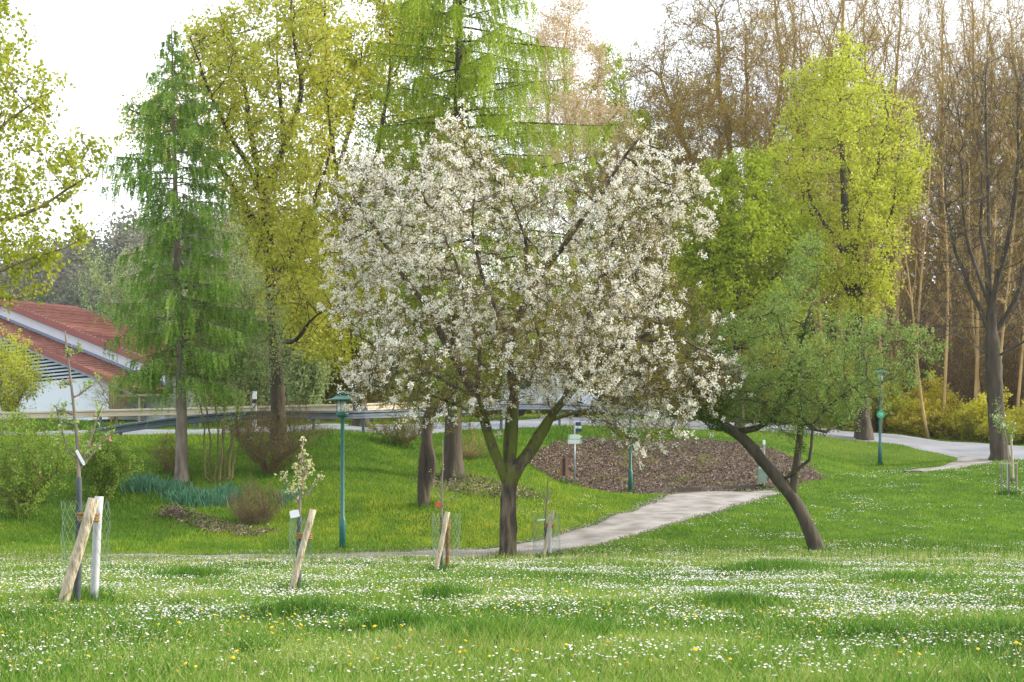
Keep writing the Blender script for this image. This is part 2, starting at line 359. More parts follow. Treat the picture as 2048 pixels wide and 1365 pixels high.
def meadow_part(n, y0, y1, pw, bent, name):
    x, y = fan(n, y0, y1, pw); k = int(n*.0)
    t = tuft(x, y)*.8; v = vnoise(x, y, .8, 1); v2 = vnoise(x, y, 3.0, 2); v3 = vnoise(x, y, .25, 3)
    ok = ~inpoly(x, y, path_poly); x, y, t, v, v2, v3 = [q[ok] for q in (x, y, t, v, v2, v3)]; n = len(x)
    h = (.05+.06*v+.05*v2*R.random(n))*(1+.25*R.standard_normal(n).clip(-2, 2))+.15*t*R.uniform(.6, 1.1, n)
    h = np.clip(h, .03, .5); w = .0035+.00028*y+.002*R.random(n)
    c = .12+.42*v3+.35*(v-.5)+.2*(v2-.5)+.2*R.standard_normal(n)-.28*t; seed = R.random(n) < .09*(1-t)
    c = np.clip(c, 0, .8); c[seed] = R.uniform(.75, 1, seed.sum())
    blades(name, x, y, h, w, R.uniform(.1, .75, n), c, m_meadow, bent)['kind'] = 'stuff'
meadow_part(230000, 9.0, 19, .8, True, 'meadow_grass')
meadow_part(330000, 19, 46.5, .9, False, 'meadow_grass')
# extra tuft blades
xs, ys = [], []
for p, r_ in TW:
    k = int(1500*min(r_, .9)); xs.append(p[0]+R.standard_normal(k)*r_*.5); ys.append(p[1]+R.standard_normal(k)*r_*.55)
x = np.concatenate(xs); y = np.concatenate(ys); n = len(x)
blades('tall_grass', x, y, R.uniform(.12, .26, n), .005+.0003*y, R.uniform(.2, .9, n), np.clip(R.normal(.2, .13, n), 0, .6), m_meadow)['kind'] = 'stuff'
# seed stalks along the crest
x, y = fan(5000, 34, 43, 1); n = len(x)
blades('tall_grass', x, y, R.uniform(.12, .36, n), np.full(n, .009), R.uniform(.1, .4, n), R.uniform(.5, 1, n), m_meadow)['kind'] = 'stuff'
# lawn and bank
def lawn_part(n, y0, y1):
    x, y = fan(n, y0, y1, 1.0)
    ok = ~(inpoly(x, y, foot_poly) | inpoly(x, y, path_poly) | inpoly(x, y, road_poly) | inpoly(x, y, mulch_poly)); x, y = x[ok], y[ok]; n = len(x)
    v = vnoise(x, y, .5, 5); v2 = vnoise(x, y, 1.7, 6); v3 = vnoise(x, y, .16, 7)
    right = np.clip((x*F/y-200)/300, 0, 1)
    h = (.06+.1*v*v2+.04*R.random(n))*(1-.3*right); h[y > 60] *= 1.15; w = .02+.012*R.random(n)
    c = np.clip(.12+.5*v3*(1-.5*right)+.35*(v2-.5)+.14*R.standard_normal(n), 0, 1)
    blades('lawn_grass', x, y, h, w, R.uniform(.1, .9, n), c, m_lawn, False)['kind'] = 'stuff'
lawn_part(330000, 43.5, 74)
lawn_part(70000, 74, 100)

def flowers(name, x, y, hh, r, m, tilt=.6, k=6, cup=.35, rn=None):
    n = len(x); z = g(x, y)+hh; th = R.uniform(0, 2*PI, n); ti = R.uniform(0, tilt, n)
    nrm = np.stack([np.sin(ti)*np.cos(th), np.sin(ti)*np.sin(th), np.cos(ti)], 1)
    u = np.cross(nrm, [0.2, 1, .1]); u /= np.linalg.norm(u, axis=1)[:, None]; v = np.cross(nrm, u); c = np.stack([x, y, z], 1)
    a = np.arange(k)*2*PI/k+R.random()*3
    ring = c[:, None]+(np.cos(a)[None, :, None]*u[:, None]+np.sin(a)[None, :, None]*v[:, None])*np.asarray(r).reshape(-1, 1, 1)
    low = c-nrm*np.asarray(r).reshape(-1, 1)*cup; top = c+nrm*np.asarray(r).reshape(-1, 1)*cup
    V = np.concatenate([ring, low[:, None], top[:, None]], 1).reshape(-1, 3); i = np.arange(n)[:, None, None]*(k+2)
    f1 = np.array([[j, (j+1) % k, k+1] for j in range(k)]); f2 = np.array([[(j+1) % k, j, k] for j in range(k)])
    fs = (i+np.concatenate([f1, f2])[None]).reshape(-1, 3)
    if rn is None: rn = R.random(n)
    return mesh(name, V, [fs], m, rnd=np.repeat(rn, k+2))
m_daisy = leafmat('daisy_petal', [srgb(236, 232, 232), srgb(244, 240, 238), srgb(232, 214, 218)], .15)
m_dand = leafmat('dandelion_yellow', [srgb(226, 190, 20), srgb(240, 214, 50)], .2)
x, y = fan(300000, 9.3, 45, .8)
row = HZ-(g(x, y)-ZC)*F/y
band = np.interp(row, [1110, 1125, 1140, 1200, 1245, 1270, 1285, 1300, 1330, 1365, 1400], [.7, .75, .8, .9, .75, .2, .2, .36, .42, .38, .36])
pn = vnoise(x*1.7, y*.55, .4, 11)*.4+vnoise(x*1.5, y*.6, 1.2, 12)*.45+vnoise(x, y*.8, 4, 13)*.3
pr = band*np.clip((pn-.48)*3.2, .12, 1)*np.clip(1-2*tuft(x, y), 0, 1)
ok = (R.random(len(x)) < pr*.34) & ~inpoly(x, y, path_poly); x, y = x[ok], y[ok]
flowers('daisies', x, y, R.uniform(.07, .13, len(x)), R.uniform(.007, .0115, len(x))*(1+.02*(y-10)), m_daisy)['kind'] = 'stuff'
x, y = fan(60000, 44, 76, 1, 1000, 2208); pn = vnoise(x, y, .5, 21)*.5+vnoise(x, y, 1.9, 22)*.5
row = HZ-(g(x, y)-ZC)*F/y; edge = np.exp(-((row-(955-(x*F/y+1024-1560)*.055))/8)**2)
ok = (R.random(len(x)) < np.clip((pn-.58)*2.2, .004, .5)+.5*edge*(x*F/y > 560)*(pn > .4)) & ~(inpoly(x, y, foot_poly) | inpoly(x, y, path_poly) | inpoly(x, y, road_poly) | inpoly(x, y, mulch_poly)); x, y = x[ok], y[ok]
ok = g(x, y) < 3.1; row = HZ-(g(x, y)-ZC)*F/y; ok = row > 962-(x*F/y+1024-1560)*.085; x, y = x[ok], y[ok]
flowers('daisies', x, y, R.uniform(.06, .1, len(x)), R.uniform(.014, .022, len(x)), m_daisy)['kind'] = 'stuff'
x, y = fan(2600, 12, 60, .8); ok = (vnoise(x, y, .6, 31)+R.random(len(x))*.5 > .85) & ~inpoly(x, y, path_poly); x, y = x[ok], y[ok]
flowers('buttercups', x, y, R.uniform(.08, .15, len(x)), R.uniform(.012, .018, len(x)), m_dand)['kind'] = 'stuff'
# white clover-like seed heads near the camera (small pale sprays)
x, y = fan(9000, 9.3, 16, 1); ok = vnoise(x, y, .5, 41) > .55; x, y = x[ok], y[ok]; n = len(x)
m_spray = leafmat('seed_spray', [srgb(150, 170, 90), srgb(190, 200, 140)], .4)
flowers('grass_seed_heads', x, y, R.uniform(.1, .19, n), R.uniform(.003, .006, n), m_spray, 1.2, 4, 1.2)['kind'] = 'stuff'
# dandelions: things
m_stem = leafmat('flower_stem', [srgb(110, 140, 60), srgb(140, 130, 80)], .2)
def dandelion_mesh(i):
    mb = MB(); h = .1+.035*i
    mb.tube([(0, 0, -.02), (.005, 0, h*.5), (.0, .004, h)], [.0025, .002, .0022], 4, False); ns = mb.n
    V = [np.concatenate(mb.V)]; q = mb.P[4]; faces4 = np.concatenate(q)
    k = 14; a = np.arange(k)*2*PI/k; tilt = np.array([.35, -.5, 1.]); tilt /= np.linalg.norm(tilt); u = np.cross(tilt, [0, 1, 0]); u /= np.linalg.norm(u); v = np.cross(tilt, u)
    c = np.array([0, .004, h]); tri = []
    for j, (r_, zz) in enumerate([(.006, -.004), (.019, .004), (.015, .010), (.007, .013)]):
        rr = r_*(1+.18*(np.arange(k) % 2)*(j in (1, 2))); V.append(c+np.cos(a)[:, None]*u*rr[:, None]+np.sin(a)[:, None]*v*rr[:, None]+tilt*zz)
    V.append((c+tilt*.014)[None]); Q = []
    for j in range(3):
        for l in range(k): Q.append([ns+j*k+l, ns+j*k+(l+1) % k, ns+(j+1)*k+(l+1) % k, ns+(j+1)*k+l])
    T = [[ns+3*k+l, ns+3*k+(l+1) % k, ns+4*k] for l in range(k)]
    Vv = np.concatenate(V); o = mesh('dandelion', Vv, [np.concatenate([faces4, Q]), T], m_stem, rnd=np.r_[np.zeros(ns), R.random(len(Vv)-ns)])
    o.data.materials.append(m_dand); mi = np.zeros(len(o.data.polygons), np.int32); mi[len(faces4):] = 1; o.data.polygons.foreach_set('material_index', mi); return o
DS = [(560, 1252), (590, 1248), (575, 1262), (480, 1285), (490, 1265), (497, 1257), (495, 1297), (545, 1291), (565, 1277), (572, 1280), (558, 1287), (600, 1280), (606, 1290), (340, 1272), (358, 1272), (380, 1287), (122, 1247), (120, 1330), (595, 1262), (690, 1260), (403, 1240), (316, 1265), (210, 1250), (215, 1185), (1055, 1318), (1080, 1300), (1735, 1353), (1480, 1362), (1915, 1360), (1940, 1298), (2040, 1308), (1955, 1320), (1736, 1275), (1727, 1262), (1755, 1270), (1650, 1275), (1690, 1257), (1240, 1295), (1145, 1335), (1120, 1350), (95, 1350), (20, 1352), (355, 1360), (370, 1355), (240, 1345), (445, 1330), (5, 1290), (1805, 1310), (1830, 1345), (1860, 1348), (1800, 1345), (990, 1230), (1010, 1240), (1030, 1255), (1100, 1255), (860, 1355), (930, 1340), (1300, 1340), (1390, 1330), (1330, 1270)]
protos = [dandelion_mesh(i) for i in range(3)]; used = [False]*3
rr = np.random.default_rng(5)
while len(DS) < 150: DS.append((rr.uniform(0, 2048), 1160+200*rr.random()**.7))
for i, (a_, b_) in enumerate(DS):
    p = ground(a_, b_+3); j = i % 3
    if used[j]: o = protos[j].copy(); C.objects.link(o)
    else: o = protos[j]; used[j] = True
    o.location = tuple(p); s_ = float(rr.uniform(.5, .8)); o.scale = (s_, s_, s_); o.rotation_euler = (0, 0, float(rr.uniform(0, 6)))
    tag(o, 'yellow dandelion in flower standing in the daisy meadow', 'dandelion', 'dandelions in the meadow')

# ------------------------------------------------------------------ tree tools
def leaf_quads(c, size, asp=.6, flat=0.0, rng=R, down=0.0):
    n = len(c); a = rng.standard_normal((n, 3)); a[:, 2] = a[:, 2]*(1-flat)-down; a /= np.linalg.norm(a, axis=1)[:, None]
    b = np.cross(a, rng.standard_normal((n, 3))); b /= np.linalg.norm(b, axis=1)[:, None]
    s = (np.asarray(size)*rng.uniform(.7, 1.3, n))[:, None]/2
    nn = np.cross(a, b)*s*.3
    V = np.stack([c-a*s, c+b*s*asp+nn, c+a*s, c-b*s*asp+nn], 1).reshape(-1, 3); return V, (np.arange(n)[:, None]*4+np.array([[0, 1, 2, 3]]))
def leaf_mesh(name, pts, size, m, parent, asp=.6, clump=None, **kw):
    V, q = leaf_quads(pts, size, asp, **kw); n = len(pts)
    r_ = R.random(n) if clump is None else np.clip(clump+R.normal(0, .18, n), 0, 1)
    return mesh(name, V, [q], m, parent, rnd=np.repeat(r_, 4))
def penta(name, pts, r, m, parent, k=5, clump=None):
    n = len(pts); a = R.standard_normal((n, 3)); a[:, 2] += .3; a /= np.linalg.norm(a, axis=1)[:, None]; u = np.cross(a, R.standard_normal((n, 3))); u /= np.linalg.norm(u, axis=1)[:, None]; v = np.cross(a, u)
    t = np.arange(k)*2*PI/k; s = (r*R.uniform(.8, 1.2, n))[:, None, None]
    V = (pts[:, None]+(np.cos(t)[None, :, None]*u[:, None]+np.sin(t)[None, :, None]*v[:, None])*s+a[:, None]*s*.25*(np.arange(k) % 2)[None, :, None]).reshape(-1, 3)
    return mesh(name, V, [np.arange(n)[:, None]*k+np.arange(k)[None]], m, parent, rnd=np.repeat(R.random(n) if clump is None else clump, k))
def cloud(poly, n, Y, D, dense_edge=.5, rng=R, yoff=0, hole=.0):
    """points in a volume whose outline is poly (photo px at distance Y) and whose depth swells to D metres"""
    poly = np.asarray(poly, float); lo, hi = poly.min(0), poly.max(0); out = np.zeros((0, 2))
    while len(out) < n:
        q = rng.uniform(lo, hi, (n*2, 2)); out = np.concatenate([out, q[inpoly(q[:, 0], q[:, 1], poly)]])
    q = out[:n]; d = np.full(n, 1e9)
    for i in range(len(poly)):
        a, b = poly[i], poly[(i+1) % len(poly)]; ab = b-a; t = np.clip(((q-a) @ ab)/(ab @ ab+1e-9), 0, 1); d = np.minimum(d, np.linalg.norm(q-a-t[:, None]*ab, axis=1))
    d /= d.max(); e = D*np.sqrt(np.clip(d, 0, 1))
    s = rng.uniform(-1, 1, n); s = np.sign(s)*np.abs(s)**dense_edge
    W = np.stack([(q[:, 0]-1024)*Y/F, Y+yoff+e*s, ZC+(HZ-q[:, 1])*Y/F], 1)
    if hole:
        v = vnoise(W[:, 0]+W[:, 1]*.7, W[:, 2]+W[:, 1]*.4, .45, 51)*.65+vnoise(W[:, 0]-W[:, 1]*.5, W[:, 2]*1.3, .95, 52)*.35
        W = W[v > hole]
    return W
def skel(lines, Y, seg=.35, wobble=.05):
    """lines of (px,py[,dy metres]) -> nodes, parents; each line after the first hangs on its nearest node"""
    pos, par = [], []; skel.r = []
    for L in lines:
        fr = None
        if isinstance(L, tuple): fr = L[1:]; L = L[0]
        n0 = len(pos)
        W = [P(l[0], l[1], Y)+np.array([0, l[2] if len(l) > 2 else 0, 0]) for l in L]
        if not pos: pos.append(W[0]); par.append(-1); cur = 0
        else: cur = int(np.argmin(np.linalg.norm(np.array(pos)-W[0], axis=1)))
        for a, b in zip(W[:-1], W[1:]):
            k = max(1, int(np.linalg.norm(b-a)/seg)); st = pos[cur] if a is W[0] else a
            for j in range(1, k+1): pos.append(st+(b-st)*j/k); par.append(cur); cur = len(pos)-1
        k = len(pos)-n0
        if wobble and n0 and k > 2:
            wv_ = R.normal(0, 1, (k, 3)).cumsum(0); wv_ -= np.linspace(0, 1, k)[:, None]*wv_[-1]; wv_ *= wobble
            for q_ in range(k): pos[n0+q_] = pos[n0+q_]+wv_[q_]
        skel.r += list(np.linspace(fr[0], fr[1], k)) if fr else [0]*k
    return pos, par
def grow(pos, par, att, step=.3, kill=.4, maxit=90, trop=(0, 0, .1), jit=.25, rng=R, grow_from=0):
    pos = [np.array(p) for p in pos]; par = list(par); att = np.asarray(att); PA = np.array(pos)
    nd = np.full(len(att), 1e9); ni = np.zeros(len(att), int)
    def upd(idx0):
        nonlocal nd, ni
        Q = PA[idx0:]; 
        for s0 in range(0, len(Q), 400):
            q = Q[s0:s0+400]; d = np.linalg.norm(att[:, None]-q[None], axis=2); m_ = d.min(1); am = d.argmin(1)+idx0+s0; k = m_ < nd; nd[k] = m_[k]; ni[k] = am[k]
    base = grow_from; upd(base); nkids = {}
    for it in range(maxit):
        alive = nd > kill; att, nd, ni = att[alive], nd[alive], ni[alive]
        if len(att) == 0: break
        u, inv = np.unique(ni, return_inverse=True); dv = att-PA[ni]; dv /= np.linalg.norm(dv, axis=1)[:, None]+1e-9
        D = np.zeros((len(u), 3)); np.add.at(D, inv, dv); nrm = np.linalg.norm(D, axis=1)[:, None]+1e-9; D = D/nrm+np.array(trop)+rng.normal(0, jit, (len(u), 3)); D /= np.linalg.norm(D, axis=1)[:, None]
        keep = [i for i, k in enumerate(u) if nkids.get(k, 0) < 3]
        if not keep: break
        new = PA[u[keep]]+D[keep]*step; i0 = len(PA); PA = np.concatenate([PA, new]); par += [int(k) for k in u[keep]]
        for k in u[keep]: nkids[k] = nkids.get(k, 0)+1
        # attractors whose node is exhausted are dropped
        ex = np.array([nkids.get(k, 0) >= 3 for k in ni]); upd(i0)
        ex2 = ex & (ni < i0); att, nd, ni = att[~ex2], nd[~ex2], ni[~ex2]
        if len(att) == 0 or len(PA) > 9000: break
    return PA, np.array(par)
def radii(PA, par, rb, rt):
    n = len(PA); cnt = np.zeros(n); kids = np.bincount(par[par >= 0], minlength=n); cnt[kids == 0] = 1
    for i in range(n-1, 0, -1): cnt[par[i]] += cnt[i]
    e = math.log(max(rb/rt, 1.01))/math.log(max(cnt[0], 2)); return rt*cnt**e, kids
def tubes(PA, par, r, thick=.045, k1=9, flare=1.5, base_flare=True):
    """returns MB with welded tubes for thick limbs and slim prisms for thin ones"""
    n = len(PA); mb = MB(); ch = [[] for _ in range(n)]
    for i in range(1, n): ch[par[i]].append(i)
    stack = [(0, -1)]
    while stack:
        s, p0 = stack.pop(); chain = ([p0] if p0 >= 0 else [])+[s]; cur = s
        while True:
            c = [q for q in ch[cur] if r[q] >= thick]
            if not c: break
            c.sort(key=lambda q: -r[q]); chain.append(c[0]); stack += [(q, cur) for q in c[1:]]; cur = c[0]
        if len(chain) > 1:
            pts = PA[chain]; rr_ = r[chain].copy()
            if p0 >= 0: rr_[0] = rr_[1]*1.15
            if s == 0 and base_flare:
                h = pts[:, 2]-pts[0, 2]; rr_ = rr_*(1+(flare-1)*np.exp(-h/(rr_[0]*1.6)))
            if len(pts) > 3: pts = pts.copy(); pts[1:-1] = (pts[:-2]+2*pts[1:-1]+pts[2:])/4
            big = rr_.max() > .1
            if big and len(pts) > 2:      # finer rings so that bark ridges have shape
                t_ = np.linspace(0, len(pts)-1, (len(pts)-1)*3+1); i_ = np.arange(len(pts)); pts = np.stack([np.interp(t_, i_, pts[:, q]) for q in range(3)], 1); rr_ = np.interp(t_, i_, rr_)
                for _ in range(2): pts[1:-1] = (pts[:-2]+2*pts[1:-1]+pts[2:])/4
            mb.tube(pts, rr_, k1+7 if big else 6, True, .055 if big else .0)
    idx = np.array([i for i in range(1, n) if r[i] < thick], int)
    if len(idx): prisms(mb, PA[par[idx]], PA[idx], np.minimum(r[par[idx]], r[idx]*1.3), r[idx])
    return mb
def prisms(mb, a, b, ra, rb, k=3):
    d = b-a; L = np.linalg.norm(d, axis=1)[:, None]+1e-9; d = d/L; ref = np.where(np.abs(d[:, 2:3]) > .8, np.array([[1., 0, 0]]), np.array([[0, 0, 1.]]))
    u = np.cross(d, ref); u /= np.linalg.norm(u, axis=1)[:, None]; v = np.cross(d, u); t = np.arange(k)*2*PI/k
    dirs = np.cos(t)[None, :, None]*u[:, None]+np.sin(t)[None, :, None]*v[:, None]
    A = (a-d*.01)[:, None]+dirs*np.asarray(ra).reshape(-1, 1, 1); B = (b+d*.01)[:, None]+dirs*np.asarray(rb).reshape(-1, 1, 1)
    V = np.concatenate([A, B], 1).reshape(-1, 3); i = np.arange(len(a))[:, None, None]*(2*k)
    q = np.array([[j, (j+1) % k, k+(j+1) % k, k+j] for j in range(k)]); mb.add(V, [(i+q[None]).reshape(-1, 4)])
def twigs(PA, par, r, kids, mb, n_each=3, L=.5, rmax=.02, rt=.004, up=.3, rng=R, segs=2):
    idx = np.where((r < rmax) & (np.arange(len(r)) > 0))[0]; idx = np.repeat(idx, n_each)
    d = PA[idx]-PA[par[idx]]; d /= np.linalg.norm(d, axis=1)[:, None]+1e-9
    t = rng.random(len(idx))[:, None]; a = PA[par[idx]]*(1-t)+PA[idx]*t; an = []
    v = d*.8+rng.normal(0, .6, d.shape)+np.array([0, 0, up]); v /= np.linalg.norm(v, axis=1)[:, None]; Ls = (L*rng.uniform(.4, 1.2, len(idx)))[:, None]
    for s in range(segs):
        b = a+v*Ls/segs; prisms(mb, a, b, np.full(len(a), rt*(1-.35*s/segs)), np.full(len(a), rt*(1-.35*(s+1)/segs)*.9))
        an += [a*.5+b*.5, b]; a = b; v = v+rng.normal(0, .3, v.shape)+np.array([0, 0, up*.3]); v /= np.linalg.norm(v, axis=1)[:, None]
    return np.concatenate(an)
def tree(name, label, cat, lines, Y, polys, natt, rb, rt, mbark, D, leafsets, step=.35, kill=.45, tw=(3, .5, .02, .005, .3), group=None, trop=(0, 0, .1), jit=.25, grow_from=0, thick=.045, flare=1.5, bare_part='crown', edge=.5, anchorf=None, per=10, tips=True, hole=.46):
    pos, par = skel(lines, Y)
    att = np.concatenate([cloud(p, int(natt*f_*(1+hole)), Y, D*df, edge, hole=hole) for p, f_, df in polys])
    PA, pr_ = grow(pos, par, att, step, kill, trop=trop, jit=jit, grow_from=grow_from)
    r_, kids = radii(PA, pr_, rb, rt); fl = np.array(skel.r); r_[:len(fl)] = np.where(fl > 0, fl, r_[:len(fl)])
    base = PA[0].copy(); root = thing(name, label, cat, base, group)
    PA[0] = PA[0]-np.array([0, 0, .12])
    mb = tubes(PA, pr_, r_, thick, flare=flare); 
    tm = mb.build('trunk', mbark, root, smooth=True)
    tb = MB(); anc = twigs(PA, pr_, r_, kids, tb, *tw)
    if tw[0]: tb.build('twigs', mbark, root)
    if anchorf is not None: anc = anc[anchorf(anc)]
    for i, (ln, kind_, m_, cnt, spread, size, asp) in enumerate(leafsets):
        lo_ = len(anc)//2 if tips and anchorf is None else 0
        pick = R.integers(lo_, len(anc), cnt//per+1); c = anc[np.repeat(pick, per)[:cnt]]+R.normal(0, spread, (cnt, 3))*R.uniform(.5, 1.2, len(pick)).repeat(per)[:cnt, None]
        cl = np.repeat(R.random(len(pick)), per)[:cnt]
        if kind_ == 'flower': penta(ln, c, size, m_, root, clump=np.clip(cl*.5+R.random(cnt)*.5, 0, 1))
        else: leaf_mesh(ln, c, size, m_, root, asp, clump=cl*.7+.15)
    return root, PA, r_
# ------------------------------------------------------------------ bark and leaf materials
bk_cherry = bark('cherry_bark', srgb(48, 40, 33), srgb(76, 66, 54), srgb(108, 95, 78), 7, moss=(srgb(84, 92, 24), 1.75, 4.2))
bk_dark = bark('dark_bark', srgb(34, 29, 24), srgb(56, 49, 40), srgb(82, 73, 60), 5)
bk_grey = bark('grey_bark', srgb(62, 54, 48), srgb(98, 88, 80), srgb(136, 124, 114), 7)
bk_tan = bark('tan_bark', srgb(98, 78, 48), srgb(142, 118, 76), srgb(176, 150, 104), 4)
bk_olive = bark('olive_bark', srgb(74, 66, 44), srgb(108, 98, 66), srgb(140, 126, 88), 4)
bk_gold = bark('golden_brown_bark', srgb(90, 70, 40), srgb(132, 106, 62), srgb(164, 138, 88), 4)
l_bud2 = leafmat('golden_bud', [srgb(132, 108, 44), srgb(160, 136, 62), srgb(172, 160, 70), srgb(150, 146, 54)], .45)
bk_thin = bark('shrub_bark', srgb(70, 56, 44), srgb(104, 84, 66), srgb(136, 114, 90), 12)
l_white = leafmat('cherry_blossom', [srgb(236, 232, 220), srgb(244, 242, 234), srgb(248, 247, 242), srgb(232, 218, 194)], .3)
l_bronze = leafmat('bronze_leaf', [srgb(150, 136, 50), srgb(164, 138, 66), srgb(132, 146, 54)], .4)
l_maple = leafmat('maple_spring_leaf', [srgb(154, 160, 50), srgb(184, 190, 72), srgb(206, 208, 92), srgb(196, 178, 90)], .5)
l_olive = leafmat('olive_yellow_leaf', [srgb(146, 152, 40), srgb(178, 182, 60), srgb(204, 204, 84)], .5)
l_mapleL = leafmat('maple_green_leaf', [srgb(134, 146, 36), srgb(168, 176, 54), srgb(196, 198, 84)], .5)
l_linden = leafmat('linden_leaf', [srgb(164, 176, 46), srgb(194, 200, 68), srgb(214, 216, 104)], .5)
l_bright = leafmat('bright_green_leaf', [srgb(130, 152, 36), srgb(162, 178, 48), srgb(190, 198, 76)], .5)
l_larch = leafmat('larch_needle', [srgb(106, 146, 54), srgb(142, 176, 78), srgb(180, 202, 112)], .55)
l_larch2 = leafmat('larch_needle_yellow', [srgb(128, 156, 42), srgb(162, 182, 58), srgb(190, 204, 88)], .55)
l_apple = leafmat('apple_leaf', [srgb(104, 134, 50), srgb(134, 158, 74), srgb(166, 182, 112)], .4)
l_ivy = leafmat('ivy_leaf', [srgb(42, 76, 20), srgb(64, 102, 30), srgb(84, 122, 40)], .25)
l_pink = leafmat('pink_blossom', [srgb(190, 156, 116), srgb(214, 188, 152), srgb(230, 214, 186), srgb(176, 176, 90)], .4)
l_bud = leafmat('tan_bud', [srgb(160, 134, 66), srgb(184, 160, 80), srgb(180, 172, 80)], .4)
l_pale = leafmat('pale_willow_leaf', [srgb(140, 160, 96), srgb(166, 182, 124), srgb(190, 200, 150)], .4)
l_under = leafmat('undergrowth_leaf', [srgb(176, 176, 36), srgb(208, 202, 54), srgb(224, 216, 88), srgb(180, 182, 70)], .5, objvar=.015)
l_shrub = leafmat('shrub_leaf', [srgb(104, 146, 44), srgb(136, 170, 62), srgb(168, 190, 92)], .4, objvar=.01)
l_mid = leafmat('hedge_leaf', [srgb(116, 120, 34), srgb(144, 144, 46), srgb(168, 166, 66)], .45, objvar=.02)
l_ever = leafmat('far_leaf', [srgb(50, 72, 52), srgb(104, 106, 84), srgb(134, 126, 108), srgb(100, 108, 76)], .3)

# ------------------------------------------------------------------ the blossoming cherry
yb = ground(1015, 1117)[1]
CH = [([(1015, 1120), (1016, 1060), (1017, 1000), (1017, 968), (1018, 945)], .21, .19),
 ([(1017, 960), (995, 935), (978, 890), (963, 850), (945, 800), (915, 740), (880, 690), (850, 620), (800, 560), (760, 480, .5), (700, 380, .5)], 0.13, 0.03),
 ([(1018, 950), (1028, 900), (1036, 840), (1040, 770), (1030, 700), (1045, 660), (1075, 590), (1100, 540), (1140, 490, -.6), (1200, 400, -1), (1270, 300, -1.3)], 0.115, 0.03),
 ([(1018, 955), (1050, 925), (1080, 880), (1105, 845), (1115, 820), (1160, 775), (1200, 730, -.5), (1270, 690, -1), (1340, 650, -1.2)], 0.12, 0.03),
 ([(1020, 950), (1055, 900, .4), (1085, 850, .8), (1125, 800, 1), (1165, 690, 1.2), (1195, 580, 1.4), (1220, 480, 1.5), (1290, 380, 1.4)], 0.085, 0.025),
 ([(1017, 958), (1003, 900, .3), (1005, 830, .6), (1020, 740, .8), (1000, 640, 1), (960, 540, 1), (945, 440, .8), (950, 330, .5)], 0.085, 0.025),
 ([(963, 850), (950, 780, -.4), (958, 700, -.8), (935, 630, -1), (925, 540, -1.3), (880, 450, -1.4)], 0.07, 0.02),
 ([(963, 850), (900, 810, -.8), (820, 790, -1.4), (750, 780, -1.6)], 0.05, 0.02),
 ([(1040, 770), (1090, 700, 1.8), (1060, 600, 2.2), (1050, 450, 2)], 0.06, 0.02),
 ([(1110, 840), (1200, 800, 1.4), (1290, 790, 2), (1370, 760, 2)], 0.05, 0.02),
 ([(945, 800), (850, 740, 1.4), (740, 680, 2), (680, 640, 2)], 0.05, 0.02),
 ([(1270, 690, -1), (1360, 690, -1), (1430, 720, -.8)], 0.04, 0.015),
 ([(1075, 590), (1050, 500, -1.6), (1010, 400, -1.6)], 0.05, 0.02)]
CP = [(645, 480), (665, 390), (695, 325), (745, 325), (800, 350), (850, 320), (875, 270), (920, 240), (960, 270), (1010, 330), (1080, 350), (1150, 350), (1220, 330), (1270, 245), (1310, 300), (1330, 350), (1390, 340), (1430, 345), (1400, 400), (1400, 450), (1440, 470), (1345, 500), (1340, 550), (1390, 570), (1400, 610), (1460, 640), (1420, 670), (1430, 730), (1500, 745), (1440, 775), (1430, 810), (1360, 830), (1310, 900), (1270, 905), (1220, 870), (1160, 840), (1100, 835), (1050, 800), (980, 850), (930, 855), (900, 830), (860, 850), (800, 840), (730, 800), (690, 740), (760, 700), (650, 640), (700, 590), (640, 550), (690, 500)]
pos, par = skel(CH, yb, .3, .035)
att = np.concatenate([cloud(CP, 5600, yb, 4.2, .6, hole=.38), cloud([(1180, 760), (1290, 720), (1420, 690), (1500, 745), (1430, 820), (1330, 900), (1250, 910), (1190, 850)], 700, yb, 2.2, .6), cloud([(720, 800), (760, 690), (900, 640), (1100, 640), (1250, 680), (1220, 830), (1130, 800), (1040, 780), (960, 830), (880, 845), (800, 850)], 900, yb, 1.4, .6, yoff=-2.2)])
PA, pr_ = grow(pos, par, att, .22, .27, trop=(0, 0, .06), jit=.25, grow_from=25)
r_, kids = radii(PA, pr_, .2, .007); fl = np.array(skel.r); r_[:len(fl)] = np.where(fl > 0, fl, r_[:len(fl)])
cherry = thing('cherry_tree', 'white blossoming cherry tree with mossy forked trunk standing beside the gravel path', 'tree', PA[0])
PA[0, 2] -= .15
tubes(PA, pr_, r_, .03, 12, 1.22).build('trunk', bk_cherry, cherry, smooth=True)
tb = MB(); anc = twigs(PA, pr_, r_, kids, tb, 2, .6, .022, .0055, .2, segs=3); tb.build('twigs', bk_cherry, cherry)
# long flowering shoots at the outside of the crown
ctr = PA[30:].mean(0); dist = np.linalg.norm((PA-ctr)/np.array([1, 1, .8]), axis=1); tipn = np.where((kids == 0) & (dist > np.quantile(dist, .72)))[0]; tipn = tipn[R.random(len(tipn)) < .55]
sv_ = (PA[tipn]-ctr); sv_ /= np.linalg.norm(sv_, axis=1)[:, None]; sv_ += R.normal(0, .3, sv_.shape)+np.array([0, 0, .35]); sv_ /= np.linalg.norm(sv_, axis=1)[:, None]; sh = MB(); a = PA[tipn]; Ls_ = R.uniform(.25, .95, len(a))[:, None]; sa = []
for s in range(5):
    b = a+sv_*Ls_/5; prisms(sh, a, b, np.full(len(a), .007-.001*s), np.full(len(a), .006-.001*s)); sa += [b, (a+b)/2]; a = b; sv_ = sv_+R.normal(0, .12, sv_.shape)
sh.build('shoots', bk_cherry, cherry); sa = np.concatenate(sa); sa = sa[R.random(len(sa)) < .6]
